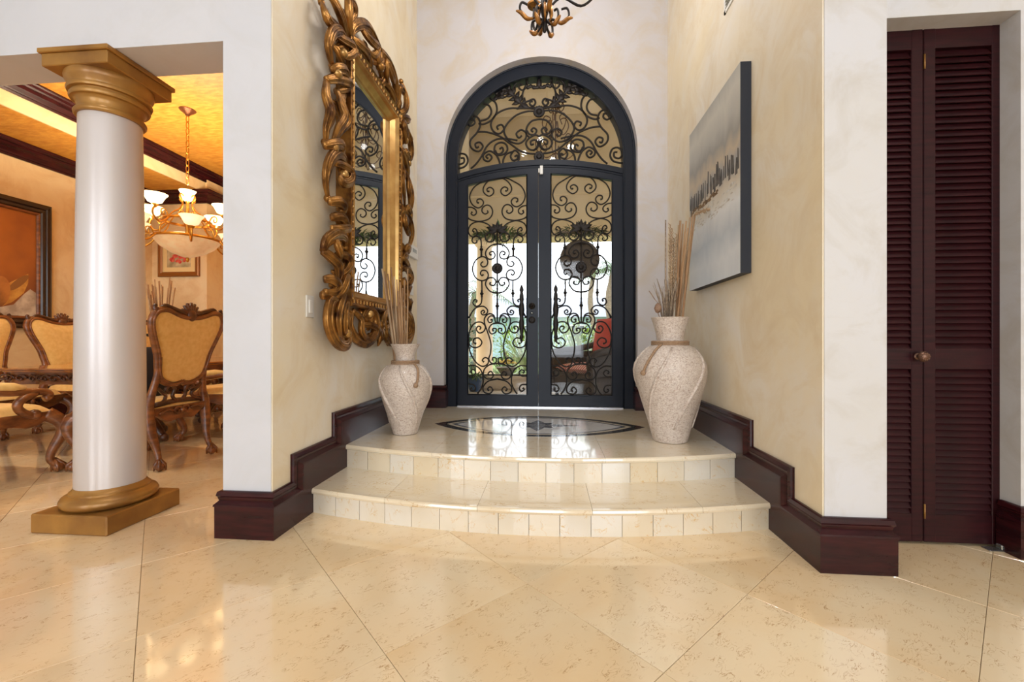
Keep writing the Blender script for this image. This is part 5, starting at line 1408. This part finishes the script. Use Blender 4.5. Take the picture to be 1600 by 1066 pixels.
for k in range(60): a_ = r_.uniform(0,6.28); blade(b, (.10*math.cos(a_), .10*math.sin(a_), .10), (math.cos(a_), math.sin(a_), r_.uniform(.1,.9)), .10, .022, .5, 2)
b.build('leaves', m_g2, fpo)
bp_ = ony(742, 606, 5.9); bpo = empty('blue_pot', (bp_.x, 5.9, Z2-.02)); tag(bpo, 'small blue glazed pot with green plant on the porch', 'plant pot')
MB().lathe([(.0005,0),(.07,0),(.085,.03),(.11,.18),(.12,.2),(.10,.2),(.0005,.18)], (0,0,0), 20).build('pot', mat('blue_glaze', rgb(52,84,124), .25, 0, .4), bpo)
b = MB()
for k in range(80): a_ = r_.uniform(0,6.28); blade(b, (.06*math.cos(a_), .06*math.sin(a_), .19), (math.cos(a_), math.sin(a_), r_.uniform(.2,1.6)), r_.uniform(.12,.26), .022, .5, 3)
b.build('leaves', m_g2, bpo)
gz = .0
def G_(u, y): return (ony(u, 560, y).x, y, .0)
spiky(G_(822, 8.6)[:2] + (zt_-.1,), 60, 1.0, .045, m_g4, 'spiky pale green agave seen through the left door leaf', 31)
spiky(G_(908, 8.4)[:2] + (zt_-.05,), 60, .95, .045, m_g4, 'spiky pale green agave behind the wicker chair', 32)
spiky(G_(790, 10.3)[:2] + (.02,), 40, .8, .04, m_g2, 'mid green spiky plant behind the yellow flowers', 33)
bush(G_(884, 10.5), 1.0, .75, 900, m_g1, 'bright yellow green shrub behind the porch agaves', 41, .16)
bush(G_(800, 13.0), .8, .75, 700, m_g1, 'bright green shrub seen through the left door leaf', 42, .16)
bush(G_(716, 10.6), .9, .9, 700, m_g3, 'dark green shrub at the left of the garden', 43, .16)
bush(G_(945, 13.5), 1.2, .7, 700, m_g2, 'mid green shrub behind the wicker chair back', 44, .16)
palm(956, 16, 3.6, 'tall palm at the right of the garden', 51)
palm(926, 22, 4.6, 'thin palm farther back beside the tall palm', 52, 1.9)
palm(741, 14, 2.6, 'palm at the left of the garden behind the porch column', 53)
# neighbour's house
hx0, hx1 = ony(715, 500, 24).x, ony(1010, 500, 24).x
nh = empty('neighbour_house', ((hx0+hx1)/2, 24, 0)); tag(nh, 'low pale blue house with grey roof across the garden', 'house'); wd = (hx1-hx0)/2 + 3
m_bluew = mat('house_blue', rgb(176,200,206), .8, col2=rgb(164,190,198), scale=2)
MB().box((-wd,0,0),(wd,6,2.35)).build('walls', m_bluew, nh)
rz_ = ony(800, 473, 24).z
MB().prism([(-.6,2.3),(6.6,2.3),(3.0,rz_+.55)], 'x', -wd-.4, wd+.4).build('roof', mat('roof_grey', rgb(140,146,158), .8), nh)
for k in range(6):
    x = -wd + 1.0 + k*(2*wd-2)/5; f = MB().box((x-.5,-.04,.9),(x+.5,.02,1.9)).build('window', m_plastic, nh)
    MB().box((x-.43,-.05,.97),(x+.43,-.041,1.83)).build('pane', mat('window_dark', rgb(80,92,100), .1), f)

# wicker armchair with red cushions
wc = ony(925, 600, 5.55); wch = empty('wicker_chair', (wc.x, 5.55, Z2-.02), R(128)); tag(wch, 'dark wicker porch armchair with red cushions', 'chair')
m_wick = mat('wicker', rgb(62,46,40), .6, col2=rgb(34,26,24), scale=50, stretch=(1,1,3), bump=.6, bscale=80)
b = MB().bbox((-.36,-.34,.04),(.36,.36,.30),.03); b.build('seat_base', m_wick, wch)
back = cr([(-.36,.30),(-.37,.55),(-.33,.85),(-.2,1.0),(0,1.04),(.2,1.0),(.33,.85),(.37,.55),(.36,.30)], 4)
vs = []; fs = []
for (x, z) in back:
    t = max(0, z-.3)
    for y in (-.40, -.30): vs.append((x, y - .18*t, z))
n = len(back); fs = [(i*2, i*2+1, i*2+3, i*2+2) for i in range(n-1)]; fs += [tuple(i*2 for i in range(n))[::-1], tuple(i*2+1 for i in range(n)), (0,(n-1)*2,(n-1)*2+1,1)]
MB().add(vs, fs).build('backrest', m_wick, wch)
for s_ in (1,-1):
    P3 = smooth([(s_*.37,-.40,.66),(s_*.40,-.1,.60),(s_*.41,.2,.58),(s_*.40,.36,.54),(s_*.38,.40,.46),(s_*.37,.37,.30),(s_*.36,.34,.04)], 4); 
    b = MB().tube(P3, .045, 8); b.box((s_*.39-.015,-.36,.28),(s_*.39+.015,.34,.57)); b.build('arm', m_wick, wch)
for sx_ in (-.32,.32):
    for sy_ in (-.32,.32): MB().tube([(sx_,sy_,.0),(sx_,sy_,.10)], .025, 8).build('leg', m_wick, wch)
m_strp, N, L, bs = nt('red_stripe'); setp(bs, .8); tc = N.new('ShaderNodeTexCoord'); wv = N.new('ShaderNodeTexWave'); wv.inputs['Scale'].default_value = 8
rp = N.new('ShaderNodeValToRGB'); rp.color_ramp.elements[0].color = rgb(206,70,60); rp.color_ramp.elements[1].color = rgb(238,208,196); rp.color_ramp.elements[0].position = .45; rp.color_ramp.elements[1].position = .6
L.new(tc.outputs['Object'], wv.inputs['Vector']); L.new(wv.outputs['Fac'], rp.inputs[0]); L.new(rp.outputs[0], bs.inputs['Base Color'])
def cushion(nm, m, cx, cy, cz0, wx, wy, th, tilt):
    vs = []; fs = []; k = 10
    for top in (1, -1):
        for i in range(k+1):
            for j in range(k+1):
                x = -1+2*i/k; y = -1+2*j/k; e_ = max(0, (1-abs(x)**4)*(1-abs(y)**4))**.5; vs.append((x*wx, y*wy, top*th*e_))
    for s_ in range(2):
        for i in range(k):
            for j in range(k): a_ = s_*(k+1)**2 + i*(k+1)+j; f = (a_, a_+k+1, a_+k+2, a_+1); fs.append(f if s_ == 0 else f[::-1])
    b = MB().add(vs, fs, True); ct, st_ = math.cos(tilt), math.sin(tilt)
    b.xf(lambda p: Vector((p.x+cx, p.y*ct - p.z*st_ + cy, p.y*st_ + p.z*ct + cz0)))
    return b.build(nm, m, wch)
cushion('seat_cushion', m_strp, 0, .02, .36, .33, .33, .07, 0)
cushion('back_cushion', mat('red_cloth', rgb(214,84,72), .8), 0, -.33, .72, .30, .30, .08, R(100))
# wreath swags and plaque hanging on the outside of the leaves
for k, (lf, sgn, xc, hw) in enumerate(leaves):
    z = DZ(Z4(0, 600)[1]); o = empty('green_swag', (xc, YD+.13, z)); tag(o, 'green leafy swag outside the %s door leaf' % ('left' if sgn < 0 else 'right'), 'wreath', 'swags on the door')
    b = MB(); r_ = random.Random(60+k)
    for i in range(260):
        s_ = r_.uniform(-1,1); p = (s_*.22, r_.uniform(-.02,.03), r_.uniform(-.10,.07)*(1.1-abs(s_)) + .02); blade(b, p, (s_*1.2 + r_.uniform(-.5,.5), r_.uniform(-.5,.5), r_.uniform(-.5,.9)), r_.uniform(.06,.13), .014, .3, 2)
    b.build('leaves', m_g3 if k else m_g2, o); MB().tube([(-.2,0,.02),(0,0,0),(.2,0,.02)], .01, 5).build('wire', m_twig, o)
    if sgn > 0:
        z2 = DZ(403); c_ = DX(907)
        po = empty('round_plaque', (c_, YD+.125, z2)); tag(po, 'dark round wooden plaque hanging outside the right door leaf', 'plaque')
        b = MB().lathe([(.0005,.016),(.18,.016),(.20,.012),(.208,0),(.20,-.012),(.0005,-.014)], (0,0,0), 40); b.xf(lambda p: Vector((p.x, p.z, p.y))); b.build('disc', mat('plaque_wood', rgb(86,70,54), .7, col2=rgb(66,52,40), scale=6), po)
        MB().tube([(-.08,0,.19),(0,0,.26),(.08,0,.19)], .004, 5).build('cord', m_twig, po)
